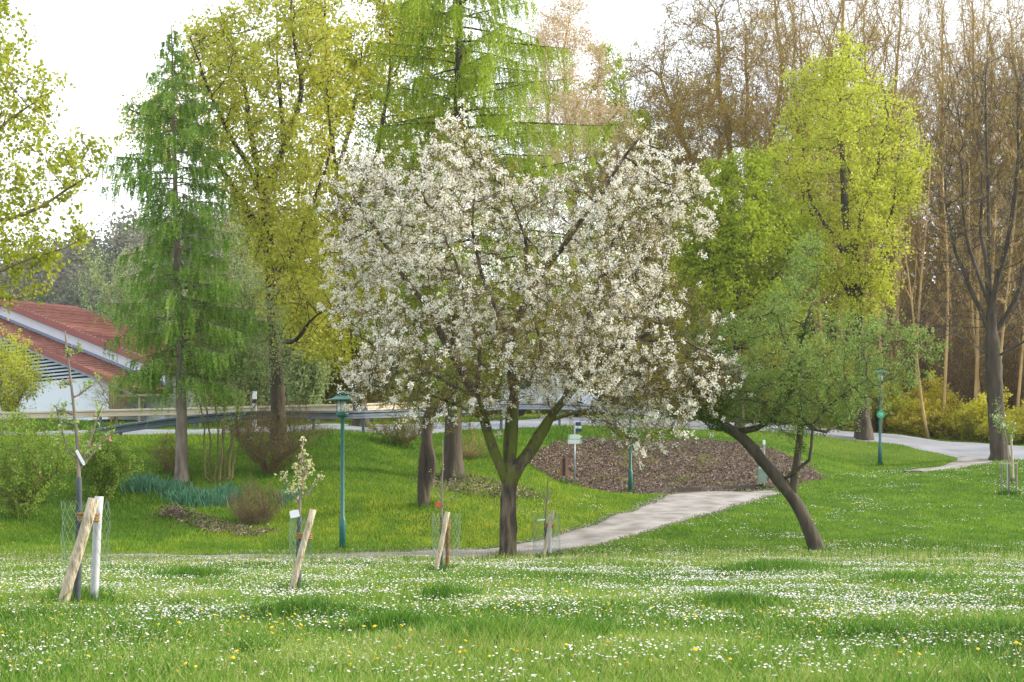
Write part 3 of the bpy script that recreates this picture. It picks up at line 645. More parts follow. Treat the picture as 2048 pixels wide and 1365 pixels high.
pv_ = vnoise(anc[:, 0]+anc[:, 1]*.6, anc[:, 2]+anc[:, 1]*.4, .9, 61)*.6+vnoise(anc[:, 0]-anc[:, 1]*.3, anc[:, 2], 2.1, 62)*.4
hh_ = (anc[:, 2]-anc[:, 2].min())/np.ptp(anc[:, 2]); k_ = R.random(len(anc)) < np.clip((pv_-.38)*4+(hh_-.35)*.9, .06, 1); anc2 = np.concatenate([anc[k_], sa, sa])
def blossom(anc, ncl, per, spread, frac_in=0):
    pick = anc[R.integers(0, len(anc), ncl)]; hgt = (pick[:, 2]-pick[:, 2].min())/np.ptp(pick[:, 2])
    c = np.repeat(pick, per, 0)+R.normal(0, spread, (ncl*per, 3)); return c
print('cherry nodes', len(PA), len(anc))
penta('blossom', blossom(anc2, 6900, 15, .038), .021, l_white, cherry)
c = blossom(anc, 11000, 5, .07); leaf_mesh('young_leaves', c, .06, l_bronze, cherry, .45)

# ------------------------------------------------------------------ leaning apple tree
ya = ground(1637, 1106)[1]
AP = [([(1640, 1108), (1622, 1068), (1607, 1030), (1585, 990), (1560, 965), (1535, 935), (1500, 892), (1478, 864)], .18, .13),
 ([(1478, 864), (1450, 860), (1425, 845), (1412, 810), (1420, 770), (1435, 710)], .12, .03),
 ([(1478, 864), (1515, 862), (1540, 845), (1590, 790, .6), (1640, 740, 1)], .08, .02),
 ([(1582, 985), (1590, 940), (1600, 890), (1602, 840), (1605, 760), (1615, 680), (1630, 590), (1640, 500)], .10, .004),
 ([(1552, 955), (1590, 935, -.2), (1622, 928, -.3), (1612, 900, -.4), (1618, 850, -.6), (1670, 800, -.8), (1720, 765, -1)], .05, .01),
 ([(1603, 860), (1660, 860, .5), (1690, 845, .8), (1740, 830, 1)], .05, .02),
 ([(1605, 760), (1560, 700, -1), (1540, 640, -1.2)], .04, .015), ([(1605, 760), (1670, 700, 1), (1720, 660, 1.3), (1790, 675, 1.3)], .04, .015)]
AC = [[(1395, 830), (1370, 770), (1380, 700), (1420, 655), (1480, 650), (1530, 620), (1570, 560), (1600, 500), (1620, 470), (1640, 470), (1660, 540), (1680, 600), (1705, 650), (1725, 700), (1740, 790), (1700, 850), (1650, 860), (1590, 880), (1520, 850), (1445, 845)],
 [(1700, 640), (1780, 650), (1880, 700), (1900, 730), (1840, 770), (1760, 820), (1710, 800)]]
apple, PA2, _ = tree('apple_tree', 'leaning old apple tree with crooked trunk and grey green leaves on the lawn', 'tree', AP, ya, [(AC[0], 1, 1), (AC[1], .035, .5)], 2800, .19, .005, bk_dark, 2.6,
 [('crown', 'leaf', l_apple, 40000, .09, .062, .55)], step=.22, kill=.28, tw=(3, .4, .02, .0035, .4), hole=.34, thick=.03, flare=1.35, jit=.35, grow_from=20)
c = cloud([(1385, 820), (1380, 750), (1400, 690), (1440, 680), (1475, 720), (1460, 800), (1440, 850), (1480, 870), (1420, 860)], 9000, ya, 1.0)
c = np.concatenate([c, PA2[R.integers(16, 30, 2500)]+R.normal(0, .09, (2500, 3))]); leaf_mesh('ivy', c, .055, l_ivy, apple, .6)

# ------------------------------------------------------------------ larches
def larch(name, label, trunk, Y, prof_, ylo, yhi, nb, rb, m_needle, mbark, dens=1.0, strand=.45, needle=.06, drop=.3):
    T = np.array([P(a, b, Y) for a, b in trunk]); root = thing(name, label, 'tree', T[0])
    hz_ = T[:, 2]; N = 70; zz = np.linspace(T[0, 2]-.12, T[-1, 2], N); ax = np.stack([np.interp(zz, hz_, T[:, 0]), np.interp(zz, hz_, T[:, 1]), zz], 1)
    u = (zz-zz[0])/(zz[-1]-zz[0]); mb = MB(); mb.tube(ax, (rb*(1-u*.93))*(1+.6*np.exp(-u*40)), 16, True, .05); mb.build('trunk', mbark, root, smooth=True)
    bb = MB(); anc = []; anl = []
    pys = np.array([p[0] for p in prof_]); Ls = np.array([p[1] for p in prof_])*Y/F; Rs = np.array([p[2] for p in prof_])*Y/F
    for i in range(nb):
        py = ylo+(yhi-ylo)*((i+R.random())/nb); az = i*2.399+R.normal(0, .3); ca = math.cos(az)
        L = (np.interp(py, pys, Rs) if ca > 0 else np.interp(py, pys, Ls)); L = max(.15, L*R.uniform(.6, 1.15)*(1 if abs(ca) > .5 else .9))
        z0 = ZC+(HZ-py)*Y/F; a0 = np.array([np.interp(z0, hz_, T[:, 0]), Y, z0]); s = np.linspace(0, 1, 9)
        dr = R.uniform(.7, 1.2)*drop; zoff = L*(R.uniform(-.1, .35)*s-dr*s**2+.16*dr*s**5*2); wig = R.normal(0, .03*L, 9).cumsum()*.3
        d = np.array([ca, math.sin(az), 0]); pr = np.array([-d[1], d[0], 0]); B_ = a0+d*(L*s)[:, None]+pr*wig[:, None]; B_[:, 2] += zoff
        rr_ = .008+.009*L; bb.tube(B_, rr_*(1-s*.85), 4, False)
        nl = max(2, int(L*4.5*dens)); 
        for k in range(nl):
            t = .2+.8*(k+R.random())/nl; sgn = 1 if k % 2 else -1; ll = (.18+.34*L*(1-t)*1.0)*R.uniform(.5, 1.1); ll = min(ll, 1.3)
            p = np.array([np.interp(t, s, B_[:, q]) for q in range(3)]); dd = d*.75+pr*sgn*R.uniform(.5, 1.0); dd /= np.linalg.norm(dd); q = np.linspace(0, 1, 4)
            Lt = p+dd*(ll*q)[:, None]; Lt[:, 2] -= ll*.35*q**2; prisms(bb, Lt[:-1], Lt[1:], np.full(3, .006), np.full(3, .005))
            m_ = max(2, int(ll*11*dens)); t2 = R.random(m_); anc.append(np.stack([np.interp(t2, q, Lt[:, j]) for j in range(3)], 1)); anl.append(np.full(m_, strand))
        m_ = max(3, int(L*9*dens)); t2 = R.uniform(.3, 1, m_); anc.append(np.stack([np.interp(t2, s, B_[:, j]) for j in range(3)], 1)); anl.append(np.full(m_, strand))
    bb.build('branches', mbark, root)
    A_ = np.concatenate(anc); n = len(A_); L = np.concatenate(anl)*R.uniform(.25, 1.3, n)
    ax_u = np.clip((A_[:, 2]-T[0, 2])/(T[-1, 2]-T[0, 2]), 0, 1); L *= (1.15-.7*ax_u)
    K = 15; tt = (np.arange(K)+.3)/K; out = np.stack([A_[:, 0]-np.interp(A_[:, 2], hz_, T[:, 0]), A_[:, 1]-Y, np.zeros(n)], 1); out /= np.linalg.norm(out, axis=1)[:, None]+.2
    sw = R.normal(0, .25, (n, 3)); pts = A_[:, None]+(out*.35+sw)[:, None]*(L[:, None]*tt**1.0)[..., None]*.6+np.array([0, 0, -1.])*(L[:, None]*tt[None]**1.2)[..., None]
    pts = pts.reshape(-1, 3)+R.normal(0, .012, (n*K, 3)); cl = np.repeat(R.random(n), K)
    leaf_mesh('needles', pts, needle, m_needle, root, .3, clump=cl*.8+.1, down=.6); print(name, n*K)
    return root
p = ground(362, 966); yl = p[1]
larch('larch_tree', 'narrow green larch with drooping needle sprays above the daffodils', [(362, 968), (364, 820), (356, 600), (350, 350), (346, 180), (343, 50)], yl,
 [(50, 4, 4), (90, 22, 22), (140, 50, 55), (200, 85, 85), (260, 120, 110), (340, 142, 125), (420, 105, 120), (520, 120, 140), (600, 160, 165), (700, 155, 190), (770, 110, 150)], 62, 775, 175, .19, l_larch, bk_grey, 1.05, .7, .1)
p = ground(905, 955); y2 = p[1]
larch('larch_tree', 'tall yellow green larch whose dark trunk rises behind the cherry crown', [(905, 957), (908, 800), (913, 500), (917, 200), (918, 0), (920, -400)], y2,
 [(-400, 4, 4), (-150, 90, 120), (0, 140, 190), (150, 160, 230), (300, 180, 290), (450, 200, 280), (600, 200, 240), (750, 150, 180)], -390, 720, 190, .3, l_larch2, bk_dark, 1.05, 1.25, .105, .2)

# ------------------------------------------------------------------ broadleaf trees
ym = ground(556, 893)[1]
tree('maple_tree', 'large yellow green maple with spreading limbs behind the narrow larch', 'tree',
 [([(558, 895), (556, 800), (550, 700), (545, 600), (540, 520), (532, 450), (528, 400)], 0.27, 0.16),
  ([(540, 500), (500, 440), (450, 350), (410, 300), (340, 240), (250, 215)], 0.13, 0.03), ([(532, 430), (510, 330), (480, 200), (460, 80), (440, 20)], 0.12, 0.03), ([(528, 400), (560, 300), (600, 170), (590, 40), (585, -60)], 0.13, 0.03),
  ([(532, 430), (470, 300, -2), (420, 180, -2), (400, 100, -2)], 0.1, 0.03), ([(528, 400), (545, 250, 2), (530, 100, 2), (540, 0, 2)], 0.1, 0.03), ([(550, 680), (600, 690, -1), (650, 650, -2), (700, 620, -2)], 0.09, 0.02), ([(543, 560), (590, 460, 1), (640, 330, 1), (650, 150, 1)], 0.09, 0.03)],
 ym, [([(185, 215), (260, 185), (330, 195), (360, 100), (380, 40), (440, 5), (540, -60), (640, -60), (680, 100), (650, 300), (640, 500), (700, 600), (690, 680), (600, 700), (540, 640), (480, 470), (420, 350), (330, 300), (230, 275)], 1, 1), ([(180, 215), (250, 180), (340, 185), (390, 250), (340, 320), (240, 290), (200, 260)], .18, .5), ([(370, 50), (450, 0), (480, 150), (430, 260), (370, 200)], .15, .6)], 2400, .27, .008, bk_dark, 4.5,
 [('crown', 'leaf', l_maple, 34000, .2, .12, .8)], step=.45, kill=.5, tw=(3, .6, .03, .007, .3), grow_from=22)
tree('maple_tree', 'dense olive yellow maple between the big maple and the cherry blossom', 'tree',
 [([(722, 858), (715, 700), (700, 560), (690, 450), (668, 350)], 0.28, 0.14), ([(668, 350), (655, 200), (650, 60), (655, -40)], 0.12, 0.03), ([(690, 450), (740, 350), (770, 200), (780, 60)], 0.12, 0.03), ([(700, 560), (620, 480), (590, 400), (600, 300)], 0.1, 0.03), ([(715, 650), (640, 600), (590, 560), (560, 500)], 0.1, 0.02), ([(668, 350), (705, 200, 2), (715, 60, 2)], 0.1, 0.03)],
 65, [([(600, -60), (700, -40), (820, -20), (900, 60), (940, 200), (930, 360), (840, 460), (740, 640), (700, 740), (640, 720), (570, 690), (545, 600), (560, 480), (600, 420), (600, 200)], 1, 1)], 2600, .28, .008, bk_dark, 5,
 [('crown', 'leaf', l_olive, 50000, .2, .125, .8)], step=.45, kill=.5, tw=(3, .6, .03, .007, .3), grow_from=15)
tree('maple_tree', 'light green maple reaching in from beyond the left edge of the view', 'tree',
 [[(-330, 1105), (-325, 900), (-320, 700), (-300, 560), (-280, 420)], [(-320, 700), (-200, 590), (-60, 560), (60, 520), (160, 480)], [(-300, 560), (-160, 490), (0, 440), (80, 410), (180, 350)], [(-280, 420), (-150, 330), (-20, 260), (80, 200)], [(-280, 420), (-200, 200), (-100, 60), (10, 20)], [(-280, 420), (-280, 100), (-300, -100)], [(-320, 700), (-180, 640, 1), (-60, 600, 1), (70, 580, 1)]],
 44, [([(-560, 400), (-500, 100), (-380, -120), (-150, -100), (-20, -60), (25, 20), (40, 90), (20, 150), (60, 120), (120, 125), (110, 190), (60, 270), (140, 240), (200, 290), (180, 350), (195, 400), (110, 420), (200, 465), (150, 500), (110, 560), (60, 600), (-40, 620), (-300, 640), (-500, 600)], 1, 1)], 2200, .3, .007, bk_olive, 4.5,
 [('crown', 'leaf', l_mapleL, 30000, .14, .12, .8)], step=.4, kill=.48, tw=(3, .5, .03, .006, .3), grow_from=15)
p = ground(1728, 880); yq = p[1]
tree('linden_tree', 'tall lime yellow linden with full oval crown beside the road', 'tree',
 [([(1727, 882), (1724, 780), (1720, 680), (1712, 600), (1700, 520), (1690, 440), (1685, 330), (1682, 200), (1678, 110)], 0.36, 0.04),
  ([(1715, 620), (1660, 520), (1620, 420), (1590, 330)], 0.12, 0.03), ([(1715, 600), (1760, 500), (1790, 400), (1800, 300)], 0.12, 0.03), ([(1700, 520), (1640, 400, 1.5), (1620, 260, 2), (1630, 170, 2)], 0.11, 0.03), ([(1700, 520), (1740, 400, -1), (1750, 280, -2), (1745, 190, -2)], 0.11, 0.03),
  ([(1712, 600), (1700, 450, -2), (1650, 300, -3)], 0.1, 0.03), ([(1712, 600), (1720, 450, 2), (1720, 300, 3)], 0.1, 0.03)],
 yq, [([(1640, 120), (1672, 75), (1720, 100), (1760, 165), (1800, 210), (1845, 260), (1855, 330), (1835, 420), (1850, 480), (1800, 560), (1780, 620), (1700, 660), (1650, 600), (1600, 500), (1535, 420), (1510, 340), (1520, 270), (1555, 235), (1580, 165)], 1, 1)], 2800, .36, .009, bk_dark, 4.2,
 [('crown', 'leaf', l_linden, 40000, .2, .12, .8)], step=.45, kill=.5, tw=(3, .6, .035, .009, .35), grow_from=25)
tree('young_maple_tree', 'bright green bushy maple between the cherry blossom and the linden', 'tree',
 [[(1480, 868), (1478, 760), (1475, 660), (1470, 560), (1465, 450), (1450, 350)], [(1475, 660), (1410, 560), (1380, 470)], [(1475, 680), (1540, 560), (1590, 500)], [(1470, 560), (1520, 430), (1525, 330)], [(1476, 700), (1430, 600, -2), (1400, 500, -2)], [(1476, 700), (1500, 600, 2), (1560, 540, 2)]],
 78.5, [([(1330, 600), (1345, 480), (1370, 390), (1395, 330), (1415, 290), (1430, 340), (1480, 310), (1520, 245), (1540, 330), (1560, 400), (1610, 450), (1650, 540), (1640, 640), (1560, 690), (1450, 700), (1370, 680)], 1, 1)], 2400, .22, .008, bk_dark, 4,
 [('crown', 'leaf', l_bright, 52000, .19, .125, .75)], step=.45, kill=.5, tw=(3, .6, .035, .008, .35), grow_from=15)
tree('plum_tree', 'pale pink and copper blossoming tree behind the tall larch', 'tree',
 [[(1150, 840), (1148, 600), (1145, 400), (1140, 250)], [(1145, 400), (1100, 250), (1090, 100)], [(1145, 400), (1190, 250), (1200, 130)], [(1140, 250), (1130, 120), (1140, 20)], [(1146, 450), (1220, 330), (1240, 260)]],
 92, [([(1020, 200), (1040, 80), (1090, 40), (1130, -10), (1165, 20), (1190, 80), (1245, 140), (1240, 220), (1280, 280), (1270, 380), (1200, 440), (1100, 460), (1040, 360)], 1, 1)], 1700, .25, .009, bk_tan, 4,
 [('crown', 'leaf', l_pink, 34000, .25, .11, .6)], step=.5, kill=.6, tw=(4, .8, .04, .009, .6), grow_from=20, trop=(0, 0, .3))
tree('green_tree', 'mid green round tree behind the pink blossoming tree', 'tree',
 [[(1225, 845), (1225, 600), (1222, 400), (1218, 250)], [(1222, 400), (1270, 300), (1300, 250)], [(1222, 450), (1180, 350), (1170, 250)]],
 97, [([(1150, 300), (1165, 180), (1195, 95), (1230, 120), (1265, 200), (1300, 260), (1330, 360), (1350, 480), (1300, 600), (1200, 620), (1130, 500)], 1, 1)], 1500, .25, .01, bk_dark, 4,
 [('crown', 'leaf', l_bright, 26000, .2, .17, .7)], step=.55, kill=.65, tw=(3, .7, .04, .009, .35), grow_from=20)
# bare trees
yr = ground(2000, 921)[1]
tree('bare_tree', 'dark bare tree with straight trunk beside the road at the lawn edge', 'tree',
 [[(2000, 923), (1994, 850), (1988, 760), (1984, 680), (1980, 600), (1978, 500), (1976, 380), (1972, 250), (1970, 130)],
  [(1984, 690), (1940, 600), (1910, 500), (1890, 400)], [(1984, 690), (2030, 600), (2060, 480), (2080, 350)], [(1980, 620), (1950, 480, 1), (1935, 350, 1), (1930, 220, 1)], [(1980, 620), (2010, 470, -1), (2020, 330, -1), (2025, 180, -1)],
  [(1986, 730), (1930, 690, -1), (1880, 680, -2), (1840, 690, -2)], [(1986, 720), (2050, 680, -1), (2110, 640, -1)], [(1980, 640), (1990, 480, 2), (1990, 300, 2)]],
 yr, [([(1850, 440), (1860, 330), (1880, 220), (1920, 130), (1970, 90), (2030, 80), (2100, 140), (2170, 300), (2180, 500), (2120, 660), (2040, 700), (1990, 600), (1930, 700), (1850, 720), (1820, 640), (1860, 560)], 1, 1)], 2300, .34, .009, bk_dark, 4.5,
 [('buds', 'leaf', l_bud, 9000, .05, .05, .6)], step=.5, kill=.52, tw=(4, .9, .04, .007, .7), grow_from=25, trop=(0, 0, .35), jit=.2)
tree('bare_tree', 'broad golden brown bare tree with a dense haze of twigs left of the linden', 'tree',
 [[(1500, 848), (1505, 700), (1508, 560), (1510, 450), (1500, 380)], [(1508, 560), (1420, 400), (1360, 260), (1320, 150)], [(1510, 450), (1460, 300), (1440, 150), (1430, 20)], [(1510, 450), (1540, 300), (1560, 150), (1550, 0)], [(1508, 520), (1380, 420), (1290, 330), (1250, 260)], [(1500, 380), (1495, 200), (1490, 50)]],
 104, [([(1215, 130), (1300, 90), (1330, 10), (1420, -70), (1540, -90), (1620, 0), (1610, 200), (1560, 360), (1400, 420), (1280, 400), (1230, 330), (1240, 230)], 1, 1)], 5200, .34, .014, bk_gold, 6,
 [('buds', 'leaf', l_bud2, 30000, .2, .11, .6)], step=.6, kill=.55, tw=(5, 1.1, .04, .011, .5), grow_from=20, trop=(0, 0, .25))
tree('bare_tree', 'low spreading olive brown bare tree just right of the green tree', 'tree',
 [[(1400, 848), (1398, 700), (1390, 560), (1380, 450)], [(1390, 560), (1330, 430), (1290, 330)], [(1380, 450), (1370, 330), (1350, 220)], [(1380, 450), (1440, 330), (1460, 240)]],
 99, [([(1230, 420), (1240, 280), (1290, 190), (1380, 170), (1480, 200), (1540, 300), (1530, 430), (1450, 520), (1330, 540)], 1, 1)], 3200, .28, .014, bk_gold, 5,
 [('buds', 'leaf', l_bud2, 30000, .2, .11, .6)], step=.6, kill=.6, tw=(5, 1.0, .04, .012, .4), grow_from=20, trop=(0, 0, .15))
# small dark tree in front of the larch, and the hazel
yk = ground(847, 1013)[1]
tree('old_apple_tree', 'short old tree with bent grey trunk below the left side of the cherry crown', 'tree',
 [([(847, 1015), (844, 980), (843, 935), (847, 890), (855, 862), (866, 830), (880, 790)], .17, .07), [(855, 865), (835, 820), (800, 790)], [(866, 830), (920, 800), (960, 780)]],
 yk, [([(770, 800), (800, 720), (860, 680), (940, 700), (980, 780), (930, 830), (860, 820)], 1, 1)], 500, .17, .007, bk_dark, 1.8,
 [('crown', 'leaf', l_shrub, 5000, .08, .06, .6)], step=.25, kill=.35, tw=(3, .35, .03, .005, .3), grow_from=14, flare=1.15)
yh = ground(430, 962)[1]
HZL = [[(434, 986), (434, 974)]]
for a_, b_, c_ in ((370, 700, 0), (398, 640, .3), (428, 690, -.2), (450, 640, .3), (485, 660, 0), (515, 690, -.2), (438, 720, .6), (465, 720, -.5), (550, 740, 0)):
    u_ = a_-440; HZL.append(([(434, 974), (438+u_*.3, 955, c_*.3), (440+u_*.42, 890, c_*.5), (440+u_*.62, 810, c_), (440+u_*.85, 750, c_), (a_, b_, c_*1.5)], .04, .012))
tree('hazel_bush', 'tall hazel with several slim bare stems rising beside the larch trunk', 'shrub', HZL, yh,
 [([(370, 760), (380, 620), (430, 560), (500, 520), (560, 600), (580, 700), (540, 790), (470, 760)], 1, 1)], 1100, .05, .006, bk_olive, 1.8,
 [('crown', 'leaf', l_pale, 9000, .09, .06, .6)], step=.3, kill=.4, tw=(3, .4, .03, .005, .4), grow_from=60, flare=1.0)
# ------------------------------------------------------------------ shrubs (generic builder about the origin, then copies)
def bush(name, label, cat, base, h, wd, m_leaf, mbark, nst, nleaf, lsize, group=None, depth=None, tw=2, base_spread=.15, rstem=.022, shape=1.0, spread=.06, upl=.4, natt=500):
    depth = depth or wd*.8; root = thing(name, label, cat, base, group); base = np.array(base)
    q = R.standard_normal((natt, 3)); q /= np.linalg.norm(q, axis=1)[:, None]; q *= R.random((natt, 1))**.4
    ph_ = R.uniform(0, 6, 4); q *= (.78+.2*np.sin(np.arctan2(q[:, 1], q[:, 0])*3+ph_[0])+.16*np.sin(q[:, 2]*5+ph_[1]+q[:, 0]*4)+.1*np.sin(q[:, 0]*9+ph_[2]))[:, None]; q = q*np.array([wd/2, depth/2, h*.5])*1.12; q[:, 2] += h*.52; lowf = q[:, 2]/h; q[:, :2] *= (.45+.55*np.clip(lowf*2*shape, 0, 1))[:, None]
    pos, par = [base-np.array([0, 0, .1])], [-1]
    for s in range(nst):
        a = R.uniform(0, 2*PI); d = np.array([math.cos(a)*wd/2, math.sin(a)*depth/2, h*.8])*R.uniform(.35, .6); cur = 0; st = base+np.array([math.cos(a), math.sin(a), 0])*base_spread*R.random()
        K = max(2, int(h/.35))
        for j in range(K): pos.append(st+d*(j+(j > 0)*R.normal(0, .06))/(K-1)*np.array([(j/(K-1))**.5, (j/(K-1))**.5, 1])); par.append(cur); cur = len(pos)-1
    PA, pr_ = grow(pos, par, q+base, max(.12, h*.06), max(.14, h*.07), trop=(0, 0, .15), jit=.3, grow_from=1)
    r_, kids = radii(PA, pr_, rstem*math.sqrt(nst), .004*max(1, h/3)); r_ = np.minimum(r_, rstem*1.4)
    mb = MB(); idx = np.array([i for i in range(1, len(PA)) if pr_[i] > 0]); prisms(mb, PA[pr_[idx]], PA[idx], np.maximum(r_[pr_[idx]]*.95, r_[idx]), r_[idx], 4)
    tb = mb; anc = twigs(PA, pr_, r_, kids, tb, tw, max(.28, h*.15), .05, .0032*max(1, h/3), upl, segs=3); mb.build('stems', mbark, root)
    if nleaf:
        pk = R.integers(0, len(anc), nleaf//5+1); c = anc[np.repeat(pk, 5)[:nleaf]]+R.normal(0, spread, (nleaf, 3)); leaf_mesh('foliage', c, lsize, m_leaf, root, .65, clump=np.repeat(R.random(len(pk)), 5)[:nleaf]*.7+.15)
    return root
def copy_tree(o, parent=None):
    c = o.copy(); C.objects.link(c); c.parent = parent
    for ch in o.children: 
        if parent is None: copy_tree(ch, c)
    return c
def place(o, loc, rz=0, s=1.0, label=None, sz=None):
    o.location = tuple(float(v) for v in loc); o.rotation_euler = (0, 0, rz); o.scale = (s, s, sz or s)
    if label: o['label'] = label
    return o
def metres(px_, Y): return px_*Y/F
p = ground(38, 1036); bush('shrub', 'wide leafy green shrub with dark stem base at the left edge', 'shrub', p, metres(195, p[1]), metres(230, p[1]), l_shrub, bk_thin, 20, 13000, .07, tw=4)
p = ground(205, 1003); bush('shrub', 'round fresh green shrub behind the first staked sapling', 'shrub', p, metres(150, p[1]), metres(150, p[1]), l_shrub, bk_thin, 14, 13000, .065, tw=4)
p = ground(340, 948); bush('shrub', 'sparse brown bare shrub left of the larch trunk', 'shrub', p, metres(80, p[1]), metres(90, p[1]), l_mid, bk_thin, 14, 1500, .045, tw=3)
p = ground(540, 948); bush('shrub', 'wide bare brown shrub with fine twigs below the maple trunk', 'shrub', p, metres(140, p[1]), metres(230, p[1]), l_mid, bk_thin, 26, 5200, .04, tw=5, natt=1300)
p = ground(510, 1046); bush('clipped_shrub', 'dense clipped brown shrub with many cut stems next to the daffodils', 'shrub', p, metres(78, p[1]), metres(115, p[1]), l_mid, bk_thin, 110, 900, .03, tw=4, base_spread=.45, rstem=.02, natt=1100)
p = ground(805, 893); bush('shrub', 'dark brown bare shrub on the bank below the guardrail', 'shrub', p, metres(60, p[1]), metres(130, p[1]), l_mid, bk_thin, 24, 3000, .05, tw=4)
p = ground(935, 915); bush('dry_shrub', 'pale dry stemmed shrub right of the large larch trunk', 'shrub', p, metres(55, p[1]), metres(75, p[1]), l_mid, bk_tan, 90, 0, .05, tw=2, base_spread=.6, rstem=.025)
p = ground(225, 865, 60); bush('bare_shrub', 'thin twiggy shrub in front of the white annex wall', 'shrub', P(222, 846, 73), metres(115, 73), metres(110, 73), l_mid, bk_tan, 8, 500, .06, tw=3)
p = P(20, 850, 72); bush('small_tree', 'yellow leaved small tree in front of the louvred wall', 'tree', p, metres(190, 72), metres(150, 72), l_linden, bk_olive, 7, 8000, .1, tw=3, rstem=.04, spread=.1)
for px_, Y, top, wpx, lab in ((245, 98, 495, 170, 'pale green willow behind the red roof'), (505, 74, 430, 200, 'pale silvery green tree behind the hazel'), (610, 72, 560, 110, 'pale slender willow beside the maple trunk')):
    x = (px_-1024)*Y/F; z = gz(x, Y); bush('willow_tree', lab, 'tree', (x, Y, z), (HZ-top)*Y/F+ZC-z, metres(wpx, Y), l_pale, bk_olive, 8, 24000, .12, tw=4, rstem=.07, spread=.12, natt=900)
# shrubbery and small trees beyond the road
hp = [bush('roadside_bush', 'x', 'bush', (0, 0, -50), 5.0, 5.0, l_mid, bk_olive, 9, 16000, .11, tw=3, rstem=.05, spread=.12, natt=700),
      bush('roadside_bush', 'x', 'bush', (0, 0, -50), 6.5, 5.5, l_mid, bk_olive, 8, 15000, .12, tw=3, rstem=.06, spread=.14, natt=700),
      bush('roadside_bush', 'x', 'bush', (0, 0, -50), 3.2, 3.6, l_under, bk_tan, 12, 6500, .15, tw=3, rstem=.03, spread=.1, natt=500),
      bush('roadside_bush', 'x', 'bush', (0, 0, -50), 2.3, 3.2, l_under, bk_tan, 14, 4500, .14, tw=3, rstem=.025, spread=.1, natt=450)]
usedb = [False]*4
def putb(k, px_, Y, s, sz, lab, grp):
    o = hp[k] if not usedb[k] else copy_tree(hp[k]); usedb[k] = True
    x = (px_-1024)*Y/F; place(o, (x, Y, gz(x, Y)-.1), R.uniform(0, 6), s, lab, sz); o['group'] = grp
rb_ = np.random.default_rng(3)
for i, px_ in enumerate(range(470, 1480, 62)):
    far = i % 2; Y = (79 if px_ < 900 else 91)+far*6+rb_.uniform(-1, 1)
    putb(i % 2, px_+rb_.uniform(-15, 15), Y, rb_.uniform(.95, 1.25), rb_.uniform(1.0, 1.5)*(1.25 if far else 1), 'olive green leafy bush in the belt beyond the guardrail', 'bushes beyond the guardrail')
for i, px_ in enumerate(range(1490, 1760, 55)):
    putb(2, px_, 93+rb_.uniform(-1, 2), rb_.uniform(1.0, 1.3), rb_.uniform(1.0, 1.5), 'yellow green bush behind the road below the linden', 'bushes below the linden')
for i, px_ in enumerate(np.arange(1765, 2400, 34)):
    Y = np.interp(px_, [1765, 2048, 2400], [92, 86.5, 82])+rb_.uniform(0, 3)
    putb(3 if i % 3 else 2, px_, Y, rb_.uniform(.65, 1.15), rb_.uniform(.5, 1.25), 'yellow green undergrowth bush along the forest edge', 'undergrowth bushes along the forest edge')

# ------------------------------------------------------------------ forest of tall bare trees
def forest_proto(h, wd, seed_lines, kind):
    Y = 0; root = thing('forest_tree', 'x', 'tree', (0, 0, -80)); pos, par = [np.array([0, 0, -80.])], [-1]; cur = 0
    lean = R.uniform(-.06, .06)
    for j in range(1, 25): pos.append(np.array([lean*h*j/24+.15*math.sin(j*.5+wd), .1*math.cos(j*.7), -80+h*.62*j/24])); par.append(cur); cur = len(pos)-1
    n = seed_lines; q = R.standard_normal((n, 3)); q /= np.linalg.norm(q, axis=1)[:, None]; q *= R.random((n, 1))**.45; q = q*np.array([wd/2, wd/2, h*.36]); q[:, 2] += -80+h*.66; q[:, 0] += lean*h*.7
    PA, pr_ = grow(pos, par, q, .7, .75, trop=(0, 0, .45), jit=.2, grow_from=9)
    r_, kids = radii(PA, pr_, .24, .014); tubes(PA, pr_, r_, .05, 7, 1.3).build('trunk', kind, root, smooth=True)
    tb = MB(); anc = twigs(PA, pr_, r_, kids, tb, 3, 1.3, .06, .010, .7); tb.build('twigs', kind, root)
    c = anc[R.integers(0, len(anc), 9000)]+R.normal(0, .1, (9000, 3)); leaf_mesh('buds', c, .1, l_bud, root, .6)
    return root
fp = [forest_proto(27, 9, 620, bk_tan), forest_proto(30, 10, 700, bk_gold), forest_proto(24, 7, 480, bk_tan), forest_proto(29, 8, 560, bk_tan)]
fu = [False]*4
rf = np.random.default_rng(11)
spots = []
for row_, (Y0, cnt) in enumerate(((97, 11), (105, 11), (114, 11), (124, 10))):
    for i in range(cnt):
        u0 = 1560 if row_ < 2 else 1480; spots.append((u0+(2380-u0)*(i+rf.uniform(.15, .85))/cnt, Y0+rf.uniform(-3, 3)))
for u_ in (1330, 1400, 1455): spots.append((u_, 128))
for i, (u_, Y) in enumerate(spots):
    k = i % 4; o = fp[k] if not fu[k] else copy_tree(fp[k]); fu[k] = True; x = (u_-1024)*Y/F
    hs = rf.uniform(.85, 1.12)*(1 if u_ > 1560 else .8); s_ = rf.uniform(.75, 1.05)
    place(o, (x, Y, gz(x, min(Y, 100))-.2), rf.uniform(0, 6), s_, 'tall bare tan tree in the forest beyond the road', hs)
    o.rotation_euler = (rf.normal(0, .03), rf.normal(0, .035), rf.uniform(0, 6)); o['group'] = 'bare forest trees beyond the road'
